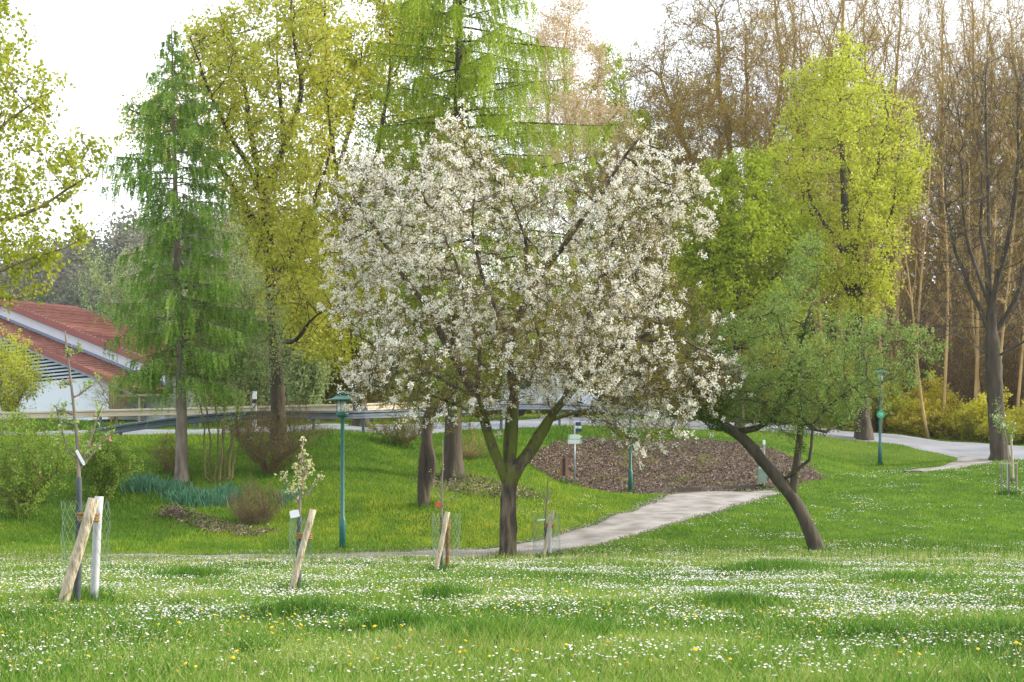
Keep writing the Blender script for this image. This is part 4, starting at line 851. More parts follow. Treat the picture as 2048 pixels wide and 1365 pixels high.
# young thin understorey trees
up_ = [None]*2
for k in range(2):
    up_[k] = bush('young_bare_tree', 'x', 'tree', (0, 0, -50), 8.0, 4.0, l_bud, bk_thin, 5, 2500, .07, tw=4, rstem=.05, spread=.1, natt=800, upl=.6)
uu_ = [False]*2
for i in range(34):
    k = i % 2; o = up_[k] if not uu_[k] else copy_tree(up_[k]); uu_[k] = True; u_ = 1740+660*(i+rf.uniform(0, 1))/34; Y = rf.uniform(92, 106); x = (u_-1024)*Y/F
    place(o, (x, Y, gz(x, min(Y, 100))-.1), rf.uniform(0, 6), rf.uniform(.8, 1.2), 'thin young bare tree under the tall forest trees', rf.uniform(.8, 1.3)); o['group'] = 'young bare trees in the forest'
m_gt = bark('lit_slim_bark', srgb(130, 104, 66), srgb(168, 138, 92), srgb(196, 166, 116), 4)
for i in range(26):
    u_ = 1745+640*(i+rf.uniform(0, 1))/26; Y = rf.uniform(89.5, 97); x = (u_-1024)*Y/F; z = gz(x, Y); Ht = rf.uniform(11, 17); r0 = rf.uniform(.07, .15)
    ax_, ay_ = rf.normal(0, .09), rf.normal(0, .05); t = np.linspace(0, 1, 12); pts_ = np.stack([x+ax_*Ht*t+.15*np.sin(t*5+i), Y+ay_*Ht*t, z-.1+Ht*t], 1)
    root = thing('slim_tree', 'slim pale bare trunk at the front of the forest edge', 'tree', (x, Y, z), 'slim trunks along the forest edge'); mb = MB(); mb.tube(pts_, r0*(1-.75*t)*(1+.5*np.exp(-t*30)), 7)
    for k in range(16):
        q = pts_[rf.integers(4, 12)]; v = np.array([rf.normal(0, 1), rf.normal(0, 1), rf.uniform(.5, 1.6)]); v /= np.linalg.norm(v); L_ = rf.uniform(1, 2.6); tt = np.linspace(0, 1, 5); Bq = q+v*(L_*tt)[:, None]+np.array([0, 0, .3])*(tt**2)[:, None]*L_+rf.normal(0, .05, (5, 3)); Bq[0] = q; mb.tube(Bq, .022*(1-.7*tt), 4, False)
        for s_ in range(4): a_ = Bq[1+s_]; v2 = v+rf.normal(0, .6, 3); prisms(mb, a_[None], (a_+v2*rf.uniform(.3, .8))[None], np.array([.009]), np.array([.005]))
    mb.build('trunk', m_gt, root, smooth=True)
# forest floor litter wall further back: far wood, too many to count
def far_wood(name, n, xr, yr, zf, hmin, hmax, m_, per=70, ls=.9, wr=.3):
    x = R.uniform(*xr, n); y = R.uniform(*yr, n); z = zf(x, y); h = R.uniform(hmin, hmax, n)
    q = R.standard_normal((n, per, 3)); q /= np.linalg.norm(q, axis=2)[..., None]; q *= R.random((n, per, 1))**.35
    c = np.stack([x, y, z+h*.55], 1)[:, None]+q*np.stack([h*wr, h*wr, h*.48], 1)[:, None]
    V, f_ = leaf_quads(c.reshape(-1, 3), ls, .6); o = mesh(name, V, [f_], m_, rnd=np.repeat(np.clip(np.repeat(R.random(n), per)+R.normal(0, .1, n*per), 0, 1), 4)); o['kind'] = 'stuff'; return o
far_wood('far_forest', 1500, (-250, 20), (225, 420), hz, 9, 16, l_ever, 240, .9, .3)
l_deep = leafmat('deep_wood_twig', [srgb(74, 58, 36), srgb(112, 90, 54), srgb(122, 106, 54), srgb(66, 54, 34)], .3)
far_wood('far_forest', 1100, (9, 100), (132, 168), lambda x, y: 3+0*x, 12, 25, l_deep, 300, .42, .2)

# ------------------------------------------------------------------ mulch chips, soil patches, daffodils
m_chip = leafmat('bark_chip', [srgb(70, 56, 46), srgb(104, 88, 76), srgb(140, 122, 106), srgb(176, 158, 142)], 0)
def chips(name, poly, n, size):
    poly = np.array(poly); lo, hi = poly.min(0), poly.max(0); q = R.uniform(lo, hi, (n*3, 2)); q = q[inpoly(q[:, 0], q[:, 1], poly)][:n]; e_ = R.random(len(q)) < .25; q[e_] += R.normal(0, .3, (e_.sum(), 2)); q = q[~inpoly(q[:, 0], q[:, 1], path_poly)]; size = size*R.uniform(.5, 1.6, len(q))
    c = np.stack([q[:, 0], q[:, 1], g(q[:, 0], q[:, 1])+.06+R.random(len(q))*.03], 1); V, f_ = leaf_quads(c, size, .5, flat=.3)
    o = mesh(name, V, [f_], m_chip, rnd=np.repeat(R.random(len(q)), 4)); o['kind'] = 'stuff'; return o
chips('mulch_chips', mulch_poly, 40000, .075)
def patch(pts): return [tuple(ground(*q)[:2]) for q in pts]
chips('wood_litter', patch([(310, 1022), (350, 1012), (400, 1030), (470, 1050), (560, 1062), (520, 1075), (430, 1068), (360, 1045)]), 1500, .07)
chips('wood_litter', patch([(820, 962), (880, 950), (960, 955), (1060, 980), (1100, 1000), (1000, 1000), (900, 985)]), 1800, .07)
xw, yw = [], []
for i in range(60):
    q = np.array(mulch_poly)[R.integers(0, len(mulch_poly))]*R.uniform(.9, 1)+np.array(mulch_poly).mean(0)*0; c_ = np.array(mulch_poly).mean(0); q = c_+(np.array(mulch_poly)[R.integers(0, len(mulch_poly))]-c_)*R.uniform(.2, 1.0); k_ = int(R.integers(15, 60)); xw.append(q[0]+R.normal(0, .16, k_)); yw.append(q[1]+R.normal(0, .16, k_))
xw, yw = np.concatenate(xw), np.concatenate(yw); o = blades('weeds', xw, yw, R.uniform(.08, .22, len(xw)), np.full(len(xw), .03), R.uniform(.3, 1, len(xw)), R.random(len(xw)), m_lawn, False); o['kind'] = 'stuff'
# loose stones and worn edge of the path
m_grit = leafmat('path_grit', [srgb(110, 100, 90), srgb(150, 142, 132), srgb(186, 180, 172)], 0); gp = np.array(path_poly); kk = R.integers(0, len(gp)-1, 6000); q = gp[kk]+(gp[kk+1]-gp[kk])*R.random((6000, 1))+R.normal(0, .13, (6000, 2)); q = q[(q[:, 1] < 62)]
V, f_ = leaf_quads(np.stack([q[:, 0], q[:, 1], g(q[:, 0], q[:, 1])+.035], 1), .045, .8, flat=.6); o = mesh('gravel_grit', V, [f_], m_grit, rnd=np.repeat(R.random(len(q)), 4)); o['kind'] = 'stuff'
# kerb at the foot of the mulch bed
mb = MB(); m_kerb = plain('kerb_stone', srgb(84, 76, 72), .9, bmp=.3)
kp = [ground(a_, b_)+np.array([0, -.05, .05]) for a_, b_ in ((1290, 988), (1340, 987), (1400, 984), (1460, 981), (1520, 977), (1560, 974))]
for a_, b_ in zip(kp[:-1], kp[1:]): mb.beam(a_, b_, .12, .24)
o = mb.build('kerb', m_kerb); o['kind'] = 'structure'
# mound of wood chips
p = ground(352, 1032); k = 700; c = R.normal(0, 1, (k, 3))*np.array([.28, .22, .06]); c[:, 2] = np.abs(c[:, 2])+.18*np.exp(-(c[:, 0]**2+c[:, 1]**2)/.06)
V, f_ = leaf_quads(c+p, .07, .5); o = mesh('wood_chip_heap', V, [f_], m_chip, origin=p, rnd=np.repeat(R.random(k)**1.5, 4)); tag(o, 'low heap of brown wood chips on the grass bank', 'wood chips')
l_daf = leafmat('daffodil_leaf', [srgb(58, 108, 84), srgb(84, 134, 104), srgb(116, 158, 122)], .25)
for i, (px_, py_, w_, n_, lab) in enumerate(((400, 1005, .85, 900, 'large blue green daffodil clump under the larch'), (285, 975, .55, 350, 'small blue green daffodil clump left of the larch trunk'), (345, 985, .5, 260, 'low daffodil clump at the foot of the larch'), (575, 1003, .3, 160, 'tiny daffodil clump right of the clipped shrub'), (455, 995, .35, 260, 'daffodil clump between the larch and the clipped shrub'))):
    p = ground(px_, py_); x = p[0]+R.normal(0, w_*.5, n_); y = p[1]+R.normal(0, .3, n_); z = g(x, y); h = R.uniform(.25, .42, n_); a = R.uniform(0, PI, n_); W = np.stack([np.cos(a), np.sin(a), 0*a], 1)*.014
    bs = np.stack([x, y, z], 1); ln = np.stack([R.normal(0, .3, n_), R.normal(0, .3, n_), np.ones(n_)], 1)*h[:, None]; V = np.stack([bs-W, bs+W, bs+ln*.7+W, bs+ln+W*.1, bs+ln*.7-W], 1).reshape(-1, 3)
    o = mesh('daffodil_clump', V, [np.arange(n_)[:, None]*5+np.arange(5)[None]], l_daf, origin=p, rnd=np.repeat(R.random(n_), 5)); tag(o, lab, 'daffodils')
# dandelion clocks
m_clock = leafmat('dandelion_clock', [srgb(214, 216, 210), srgb(236, 236, 232)], .5)
for px_, py_, lab in ((623, 1341, 'round white dandelion clock low in the meadow left of centre'), (1560, 1316, 'round white dandelion clock below the leaning apple tree')):
    p = ground(px_, py_+12); root = thing('dandelion_clock', lab, 'dandelion clock', p); mb = MB(); h = P(px_, py_, p[1])[2]-p[2]; mb.tube([p+[0, 0, -.02], p+[0, 0, h]], .0025, 5); mb.build('stem', m_stem, root)
    q = R.standard_normal((260, 3)); q /= np.linalg.norm(q, axis=1)[:, None]; penta('seed_head', p+[0, 0, h]+q*.022, .006, m_clock, root)

# ------------------------------------------------------------------ building
m_wall = plain('white_render_wall', srgb(216, 220, 228), .9, var=.03, sc=2)
m_wall2 = plain('annex_wall', srgb(210, 216, 226), .9, var=.03, sc=2)
m_tile, n, b = mat('red_roof_tiles')
wv = n.nodes.new('ShaderNodeTexWave'); wv.inputs['Scale'].default_value = 1.4; wv.inputs['Distortion'].default_value = .4; wv.bands_direction = 'Z'; wv.wave_profile = 'SAW'
tcn = n.nodes.new('ShaderNodeTexCoord'); mpn = n.nodes.new('ShaderNodeMapping'); mpn.inputs['Scale'].default_value = (1, 1, 1.6); n.links.new(tcn.outputs['Object'], mpn.inputs[0]); n.links.new(mpn.outputs[0], wv.inputs[0])
col = mixc(n, ramp(n, [(.3, srgb(146, 100, 90)), (.7, srgb(174, 130, 118))], noise(n, 3, 4)), srgb(92, 40, 38), ramp(n, [(.0, (1, 1, 1)), (.25, (0, 0, 0))], wv.outputs['Fac']))  # dark red lines paint the shadow under each tile course
n.links.new(col, b.inputs['Base Color']); b.inputs['Roughness'].default_value = .8; bump(n, b, wv.outputs['Fac'], .6, .05)
m_fascia = plain('grey_blue_fascia', srgb(120, 132, 150), .6)
m_louvre = plain('grey_blue_louvre', srgb(176, 186, 204), .5)
m_dark = plain('dark_recess', srgb(48, 54, 66), .8)
R0 = P(10, 607, 90); E0 = P(330, 735, 80); dv_ = E0-R0; dxy = dv_.copy(); dxy[2] = 0; run = np.linalg.norm(dxy); dh = dxy/run; slope = dv_[2]/run; rv = np.array([-dh[1], dh[0], 0])
if rv[1] < 0: rv = -rv
def onplane(px_, py_, off=0):
    """pixel ray meets the gable plane shifted by off toward the viewer"""
    P0 = R0-rv*off; ray = P(px_, py_, 1)-np.array([0, 0, ZC]); k = np.dot(P0-np.array([0, 0, ZC]), rv)/np.dot(ray, rv); return np.array([0, 0, ZC])+ray*k
bld = thing('house', 'white rendered house with red tiled roofs behind the guardrail', 'house', (R0[0], R0[1], gz(R0[0], 85)))
zb = bld.location[2]-.5
RL = R0-dh*14+np.array([0, 0, slope*14])  # other slope, going down to the left
RL = R0-dh*14; RL[2] = R0[2]+slope*14
Lr = 4.2; E1 = E0+rv*Lr; R1 = R0+rv*Lr; RL1 = RL+rv*Lr
def down(p, z): return np.array([p[0], p[1], z])
V = [down(RL, zb), down(E0, zb), E0, R0, RL, down(RL1, zb), down(E1, zb), E1, R1, RL1]
mesh('wall', V, [np.array([[0, 1, 2, 3, 4], [9, 8, 7, 6, 5]]), np.array([[1, 6, 7, 2], [5, 0, 4, 9]])], m_wall, bld)
mb = MB()
def slab(a, b, c, d, t=.18):
    a, b, c, d = map(np.array, (a, b, c, d)); u = np.array([0, 0, t]); mb.add([a, b, c, d, a+u, b+u, c+u, d+u], [[[3, 2, 1, 0], [4, 5, 6, 7], [0, 1, 5, 4], [1, 2, 6, 5], [2, 3, 7, 6], [3, 0, 4, 7]]])
o_ = -rv*.35; ex = dh*.5+np.array([0, 0, slope*.5])
slab(R0+o_, E0+ex+o_, E1+ex, R1, .2); slab(RL+o_, R0+o_-dh*.003, R1-dh*.003, RL1, .2);
for k in range(1, 44):
    c0 = R0+o_+(E0+ex-R0)*(k/44); c1 = c0+rv*(Lr+.3); mb.beam(c0+np.array([0, 0, .205]), c1+np.array([0, 0, .205]), .07, .09)
mb.build('roof', m_tile, bld)
mb = MB()
up = np.array([0, 0, 1.])
mb.beam(R0+o_*1.15+up*.02, E0+ex+o_*1.15+up*.02, .06, .26); mb.build('verge_board', plain('red_verge', srgb(136, 76, 68), .7), bld)
mb = MB(); mb.beam(R0-rv*.06-up*.16, E0-rv*.06-up*.16, .08, .16); mb.build('fascia', m_fascia, bld)
# annex
OFF = 2.4
OFF = 2.3; vm = onplane(110, 714, OFF); dd_ = dv_/np.linalg.norm(dv_); v1 = vm-dd_*11; v2 = vm+dd_*6.8; t1 = v1+rv*(OFF-.02); t2 = v2+rv*(OFF-.02)
mb = MB(); slab(v1-up*.1, v2-up*.1, t2-rv*.01-up*.1, t1-rv*.01-up*.1, .2);
for k in range(1, 40):
    c0 = v1+(v2-v1)*(k/40)+up*.11; c1 = t1+(t2-t1)*(k/40)+up*.11-rv*.02; mb.beam(c0, c1, .07, .09)
mb.build('annex_roof', m_tile, bld)
mb = MB(); mb.beam(v1-rv*.04, v2-rv*.04, .06, .26); mb.build('verge_board', bpy.data.materials['red_verge'], bld)
mb = MB(); mb.beam(t1-rv*.05+up*.2, t2-rv*.05+up*.2, .06, .14); mb.beam(v1-up*.2, v2-up*.2, .08, .12); mb.build('fascia', m_fascia, bld)
f1 = v1+rv*.25; f2 = v2+rv*.25; w0 = onplane(-120, 765, OFF-.25); w1 = onplane(268, 765, OFF-.25); zl = (w0[2]+w1[2])/2
fX = f1+(f2-f1)*((zl+.2-f1[2])/(f2[2]-f1[2])); q1 = down(f1, zl); q2 = fX+dh*.2; q3 = fX+dd_*1.2
V = [down(q1, zb), down(q3, zb), q3-up*.22, down(q2, zl-.03), down(q1, zl)]; W_ = [v+rv*(OFF-.3) for v in V]
mesh('annex_wall', V+W_, [np.array([[0, 1, 2, 3, 4]]), np.array([[1, 6, 7, 2], [4, 3, 8, 9]])], m_wall2, bld)
V = [down(f1+rv*.12, zl), down(fX+rv*.12, zl), f1+rv*.12-up*.2]; mesh('louvre_backing', V, [np.array([[0, 1, 2]])], m_dark, bld)
mb = MB(); ff = f2-f1; zz = zl+.1
while zz < f1[2]-.3:
    t = (zz+.2-f1[2])/ff[2]; t = min(max(t, 0), 1); e_ = f1+ff*t
    if np.linalg.norm(e_-f1) > .5: mb.beam(down(f1, zz), down(e_, zz), .08, .085)
    zz += .17
mb.build('louvres', m_louvre, bld)

# ------------------------------------------------------------------ guardrails, railing, posts
m_galv = plain('galvanised_steel', srgb(150, 156, 166), .45, .6, .1, 3)
m_galvd = plain('shaded_tone_steel', srgb(96, 106, 122), .5, .5, .1, 3)  # blue-grey shade on the near rail's back is put into this colour
m_gold = plain('sunlit_tone_rail', srgb(196, 184, 164), .5, .3, .1, 2)  # warm sunlight on the far rail is put into this colour
def rail(name, label, pts, m_, posts, top, face=1):
    W_ = [P(*q) for q in pts]; root = thing(name, label, 'guardrail', down(W_[0], gz(W_[0][0], W_[0][1]))); 
    pf = [(-.155, 0), (-.14, .04), (-.075, .04), (-.045, -.03), (.045, -.03), (.075, .04), (.14, .04), (.155, 0)]
    D = np.array([q[:2] for q in W_]); dd = np.r_[0, np.cumsum(np.linalg.norm(np.diff(D, axis=0), axis=1))]; t = np.linspace(0, dd[-1], 60); A_ = np.stack([np.interp(t, dd, np.array(W_)[:, k]) for k in range(3)], 1)
    for _ in range(4): A_[1:-1] = (A_[:-2]+2*A_[1:-1]+A_[2:])/4
    T = np.gradient(A_, axis=0); T[:, 2] = 0; T /= np.linalg.norm(T, axis=1)[:, None]; N_ = np.stack([T[:, 1], -T[:, 0], T[:, 2]*0], 1)*face
    V = []
    for i in range(60):
        for s_ in (0, 1):
            for z_, o_ in pf: V.append(A_[i]+up*z_+N_[i]*(o_+s_*-.006))
    k = len(pf); q = []
    for i in range(59):
        for s_ in (0, 1):
            for j in range(k-1): a0 = i*2*k+s_*k+j; q.append([a0, a0+1, a0+2*k+1, a0+2*k][::(1 if s_ else -1)])
    mesh('beam', V, [np.array(q)], m_, root)
    for u_ in posts:
        i = int(np.argmin(np.abs(A_[:, 0]*F/A_[:, 1]+1024-u_))); a = A_[i]-N_[i]*.09; mb = MB(); zg = gz(a[0], a[1])-.2; mb.box((a[0], a[1], (zg+a[2]+top)/2), (.1, .08, a[2]+top-zg)); mb.build('post', m_galvd, root)
    return root
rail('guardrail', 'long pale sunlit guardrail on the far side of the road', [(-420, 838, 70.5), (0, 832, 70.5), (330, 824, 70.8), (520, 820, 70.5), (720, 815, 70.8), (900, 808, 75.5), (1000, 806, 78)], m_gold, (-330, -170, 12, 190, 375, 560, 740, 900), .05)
rail('guardrail', 'dark blue grey guardrail on the near verge ending low behind the shrub', [(185, 868, 60.2), (215, 862, 60.3), (245, 856, 60.5), (350, 843, 61), (430, 834, 61), (560, 828, 61), (640, 832, 61.2), (720, 830, 61.7), (850, 826, 64), (1000, 812, 67.8), (1120, 812, 71), (1230, 819, 74), (1330, 828, 76.6)], m_galvd, (245, 350, 455, 640, 722, 850, 1000, 1120, 1230), .1)
m_wood = plain('weathered_wood_rail', srgb(168, 156, 136), .8, 0, .15, 3)
root = thing('railing', 'light wooden railing in front of the white house', 'railing', P(232, 850, 73.5)); Yr = 73.5
for a_, b_ in (((228, 792), (515, 786)), ((228, 822), (515, 813))): mb = MB(); mb.beam(P(a_[0], a_[1], Yr), P(b_[0], b_[1], Yr), .06, .09); mb.build('rail', m_wood, root)
for u_, t_ in ((232, 792), (278, 791), (400, 789), (472, 787), (502, 786)): mb = MB(); a = P(u_, t_, Yr); mb.beam(a+up*.03+np.array([0, .08, 0]), down(a, gz(a[0], a[1])-.2)+np.array([0, .08, 0]), .1, .1); mb.build('post', m_wood, root)
a = P(509, 783, 68.6); root = thing('marker_post', 'white roadside marker post with black band beside the railing', 'marker post', down(a, gz(a[0], a[1])))
m_wplas = plain('white_plastic', srgb(226, 228, 232), .5, var=.03); m_blk = plain('black_plastic', srgb(28, 28, 32), .5)
zg = root.location[2]; mb = MB(); mb.box((a[0], a[1], (zg-.1+a[2]-.5)/2), (.16, .1, a[2]-.5-zg+.1)); mb.box((a[0], a[1], a[2]-.16), (.16, .1, .32)); mb.build('post', m_wplas, root); mb = MB(); mb.box((a[0], a[1], a[2]-.41), (.164, .104, .18)); mb.build('band', m_blk, root)
# pale van glimpsed through the blossom
m_van = plain('pale_van_paint', srgb(206, 212, 220), .3, 0, .03); m_glass = plain('dark_glass', srgb(60, 72, 86), .1, 0, .1); m_tyre = plain('tyre', srgb(30, 30, 32), .9)
a = P(1095, 838, 82); vx, vy = a[0], 81.0; vz = gz(vx, vy)+.05; root = thing('parked_van', 'pale van standing on the road behind the cherry blossom', 'van', (vx, vy, vz))
prof_ = [(-2.2, .35), (2.3, .35), (2.35, .9), (1.7, 1.15), (1.1, 1.85), (-2.1, 1.9), (-2.25, 1.2)]; mb = MB(); K = len(prof_)
V = [(vx+q[0], vy+s_, vz+q[1]) for s_ in (-.85, .85) for q in prof_]; mb.add(V, [[list(range(K)), list(range(2*K-1, K-1, -1))], [[i, K+i, K+(i+1) % K, (i+1) % K] for i in range(K)]]); mb.build('body', m_van, root)
for a_, b_ in ((-1.9, -.8), (-.6, .4), (.55, 1.25)): mb = MB(); mb.box((vx+(a_+b_)/2, vy-.86, vz+1.48), (b_-a_, .03, .5)); mb.build('window', m_glass, root)
for sx in (-1.4, 1.45):
    for sy in (-.78, .78):
        mb = MB(); mb.tube([(vx+sx, vy+sy-.1, vz+.33), (vx+sx, vy+sy+.1, vz+.33)], .33, 18); mb.build('wheel', m_tyre, root)

# ------------------------------------------------------------------ street lamps
m_teal = plain('teal_green_paint', srgb(38, 98, 92), .45, .1, .1, 5); m_lampglass = plain('milky_lamp_glass', srgb(200, 208, 206), .25, 0, .03)
m_teal2 = plain('faded_teal_shade', srgb(88, 128, 122), .5, .1, .15, 6)
def lamp(px_, py_, hpx, label):
    p = ground(px_, py_); s_ = hpx*p[1]/F/4.2; root = thing('street_lamp', label, 'street lamp', p); L = lambda prof_, nm, m_, k=18: (lambda q: (q.lathe(p, [(r*s_, z*s_) for r, z in prof_], k), q.build(nm, m_, root, smooth=True)))(MB())
    L([(.001, -.15), (.085, -.15), (.085, .78), (.075, .82), (.055, .86), (.05, 3.5), (.055, 3.52)], 'pole', m_teal)
    L([(.001, 3.5), (.14, 3.52), (.165, 3.56), (.165, 3.62), (.15, 3.64), (.001, 3.64)], 'collar', m_teal)
    L([(.001, 3.64), (.115, 3.64), (.125, 3.7), (.13, 3.98), (.001, 3.98)], 'glass', m_lampglass)
    mb = MB()
    for k in range(6):
        a = k*PI/3+.3; mb.tube([p+np.array([math.cos(a)*.155, math.sin(a)*.155, 3.62])*s_, p+np.array([math.cos(a)*.155, math.sin(a)*.155, 4.0])*s_], .009*s_, 5)
    mb.build('cage', m_teal, root)
    L([(.12, 3.985), (.43, 3.955), (.43, 3.975), (.25, 4.03), (.19, 4.08), (.16, 4.08), (.12, 4.0)], 'lamp_shade', m_teal2, 24)
    L([(.14, 4.07), (.15, 4.13), (.175, 4.14), (.175, 4.19), (.15, 4.2), (.001, 4.2)], 'cap', m_teal)
    return p, s_
lamp(685, 1100, 317, 'tall green street lamp on the bank left of the cherry')
lamp(1261, 987, 232, 'green street lamp at the mulch bed, its head hidden in blossom')
pl_, sl_ = lamp(1760, 931, 196, 'slim green street lamp on the far lawn beside the road')
a = P(1762, 829, pl_[1]-.12); m_sg = plain('green_sign_face', srgb(40, 160, 110), .4, 0, .05); m_sw = plain('white_sign_face', srgb(222, 230, 230), .4, 0, .03); m_blue = plain('blue_sign_face', srgb(36, 62, 108), .4); m_sgl = plain('pale_green_sign_face', srgb(150, 206, 186), .4, 0, .05)
root = thing('round_sign', 'small round green sign fixed to the far street lamp', 'sign', a); mb = MB(); mb.tube([a, a+[0, .02, 0]], .17, 20); mb.build('plate', m_sg, root); mb = MB(); mb.box(a+np.array([0, -.008, .02]), (.17, .006, .05)); mb.box(a+np.array([.02, -.008, -.05]), (.1, .006, .03)); mb.build('pictogram', m_sgl, root)
# ------------------------------------------------------------------ signs, bin
m_post = plain('grey_post', srgb(150, 156, 168), .4, .4)
p = ground(1149, 972); Ys = p[1]; root = thing('signpost', 'grey signpost with two white direction boards at the mulch bed', 'signpost', p); mb = MB(); mb.tube([p-up*.2, down(p, P(1149, 848, Ys)[2])], .032, 10); mb.build('post', m_post, root, smooth=True)
def plate(nm, x0, y0, x1, y1, m_, dy=-.05, arrow=0):
    A_, B_ = P(x0, y1, Ys), P(x1, y0, Ys); A_[1] = B_[1] = Ys+dy; x0_, z0_, x1_, z1_ = A_[0], A_[2], B_[0], B_[2]; zm = (z0_+z1_)/2; t = .1*abs(arrow)
    pts = [(x0_, z0_), (x1_-(t if arrow > 0 else 0), z0_)]+([(x1_, zm)] if arrow > 0 else [])+[(x1_-(t if arrow > 0 else 0), z1_), (x0_, z1_)]
    if arrow < 0: pts = [(x0_+t, z0_), (x1_, z0_), (x1_, z1_), (x0_+t, z1_), (x0_, zm)]
    k = len(pts); V = [(a_, Ys+dy, b_) for a_, b_ in pts]+[(a_, Ys+dy+.02, b_) for a_, b_ in pts]; q = MB(); q.add(V, [[list(range(k)), list(range(2*k-1, k-1, -1))], [[i, k+i, k+(i+1) % k, (i+1) % k][::-1] for i in range(k)]]) if k != 4 else q.add(V, [[list(range(k)), list(range(2*k-1, k-1, -1))]+[[i, k+i, k+(i+1) % k, (i+1) % k][::-1] for i in range(k)]])
    return q.build(nm, m_, root)
plate('direction_board', 1136, 869.5, 1164, 878.5, m_sw, arrow=1); plate('direction_board', 1136, 879.5, 1163, 888, m_sw, arrow=0); plate('green_tip', 1136, 869.5, 1140, 878.5, m_sgl, dy=-.056); plate('green_tip', 1159, 879.5, 1163, 888, m_sgl, dy=-.056)
plate('blue_plate', 1151, 845, 1162, 852, m_blue, dy=-.05); plate('blue_plate', 1151, 858, 1163, 864, m_blue, dy=-.05)
plate('white_plate', 1151, 852.6, 1163, 857.4, m_sw, dy=-.05)
p = ground(1128, 969); Ys = p[1]; root = thing('information_board', 'small brown notice board on a dark post near the signpost', 'sign', p); m_brown = plain('orange_brown_board', srgb(170, 116, 84), .7, 0, .12)
mb = MB(); mb.box(down(p, 0)+np.array([0, 0, (p[2]-.2+P(0, 918, Ys)[2])/2]), (.05, .05, P(0, 918, Ys)[2]-p[2]+.2)); mb.build('post', m_post, root)
zt, zm, z0 = P(0, 917, Ys)[2], P(0, 938, Ys)[2], P(0, 952, Ys)[2]; x = p[0]; pts = [(x-.17, z0), (x+.18, z0), (x+.18, z0+.1), (x+.13, zm), (x+.13, zt), (x-.12, zt), (x-.12, zm), (x-.17, z0+.1)]; k = 8
mb = MB(); mb.add([(a_, Ys+.03, b_) for a_, b_ in pts]+[(a_, Ys+.055, b_) for a_, b_ in pts], [[list(range(k)), list(range(2*k-1, k-1, -1))], [[i, k+i, k+(i+1) % k, (i+1) % k][::-1] for i in range(k)]]); mb.build('board', m_brown, root)
mb = MB(); mb.box((x, Ys-.03, (zt+z0)/2), (.1, .02, zt-z0)); mb.build('dark_strip', m_dark, root)
p = ground(1524, 978); Ys = p[1]; root = thing('litter_bin', 'grey green litter bin on a post at the path junction', 'bin', p); m_bin = plain('grey_green_metal', srgb(120, 140, 128), .5, .2)
mb = MB(); mb.tube([p+[.07, 0, -.2], down(p, P(0, 880, Ys)[2])+np.array([.07, 0, 0])], .028, 10); mb.build('post', m_post, root)
mb = MB(); mb.box((p[0]-.02, Ys-.17, (P(0, 938, Ys)[2]+P(0, 966, Ys)[2])/2), (.3, .26, P(0, 938, Ys)[2]-P(0, 966, Ys)[2]), taper=1.1); mb.build('body', m_bin, root)
zt = P(0, 938, Ys)[2]; mb = MB(); mb.add([(p[0]-.18, Ys-.31, zt), (p[0]+.14, Ys-.31, zt), (p[0]+.14, Ys-.03, zt), (p[0]-.18, Ys-.03, zt), (p[0]-.1, Ys-.17, zt+.1), (p[0]+.06, Ys-.17, zt+.1)], [[[0, 3, 2, 1], [0, 1, 5, 4], [2, 3, 4, 5]], [[1, 2, 5], [3, 0, 4]]]); mb.build('hood', m_bin, root)
zt = P(0, 885, Ys)[2]; mb = MB(); mb.box((p[0]+.07, Ys-.04, zt), (.1, .02, .16)); mb.build('small_plate', m_sw, root)

# ------------------------------------------------------------------ staked saplings
m_stake = bark('peeled_stake_wood', srgb(142, 122, 94), srgb(176, 160, 134), srgb(194, 182, 160), 26, bmp=.2); m_stakew = plain('pale_grey_stake', srgb(186, 188, 192), .8, 0, .12, 10, .2); m_stakeb = plain('tarred_stake', srgb(120, 74, 48), .8, 0, .3, 3); m_guard = plain('dark_trunk_guard', srgb(58, 68, 72), .7, 0, .25, 20)
m_rope = plain('coir_rope', srgb(140, 108, 66), .95, 0, .25, 40, .5); m_tag = plain('white_label', srgb(228, 230, 236), .4, 0, .02); m_wire = plain('green_wire', srgb(140, 160, 140), .4, .5); m_red = plain('red_label', srgb(200, 70, 50), .5)
l_young = leafmat('young_apple_leaf', [srgb(120, 148, 70), srgb(156, 176, 104), srgb(186, 196, 140)], .4); l_pinkbud = leafmat('pink_bud', [srgb(196, 110, 120), srgb(224, 170, 172)], .3); l_cream = leafmat('cream_leaf', [srgb(176, 176, 110), srgb(204, 200, 148), srgb(220, 214, 180)], .4)
def stake(root_lab, base, top, dpx, m_, Y, dy=0, split=None):
    g0 = P(base[0], base[1], Y); g0[1] += dy; g0[2] = gz(g0[0], g0[1])-.15 if False else g0[2]-.12; t = P(top[0], top[1], Y); t[1] += dy; r_ = dpx*Y/F/2
    root = thing('wooden_stake', root_lab, 'stake', g0+np.array([0, 0, .1])); pts = g0+(t-g0)*np.linspace(0, 1, 7)[:, None]; pts[1:-1] += R.normal(0, r_*.06, (5, 3)); mb = MB(); mb.tube(pts, r_*(1+R.normal(0, .03, 7)), 12); o = mb.build('pole', m_, root, smooth=True)
    return root
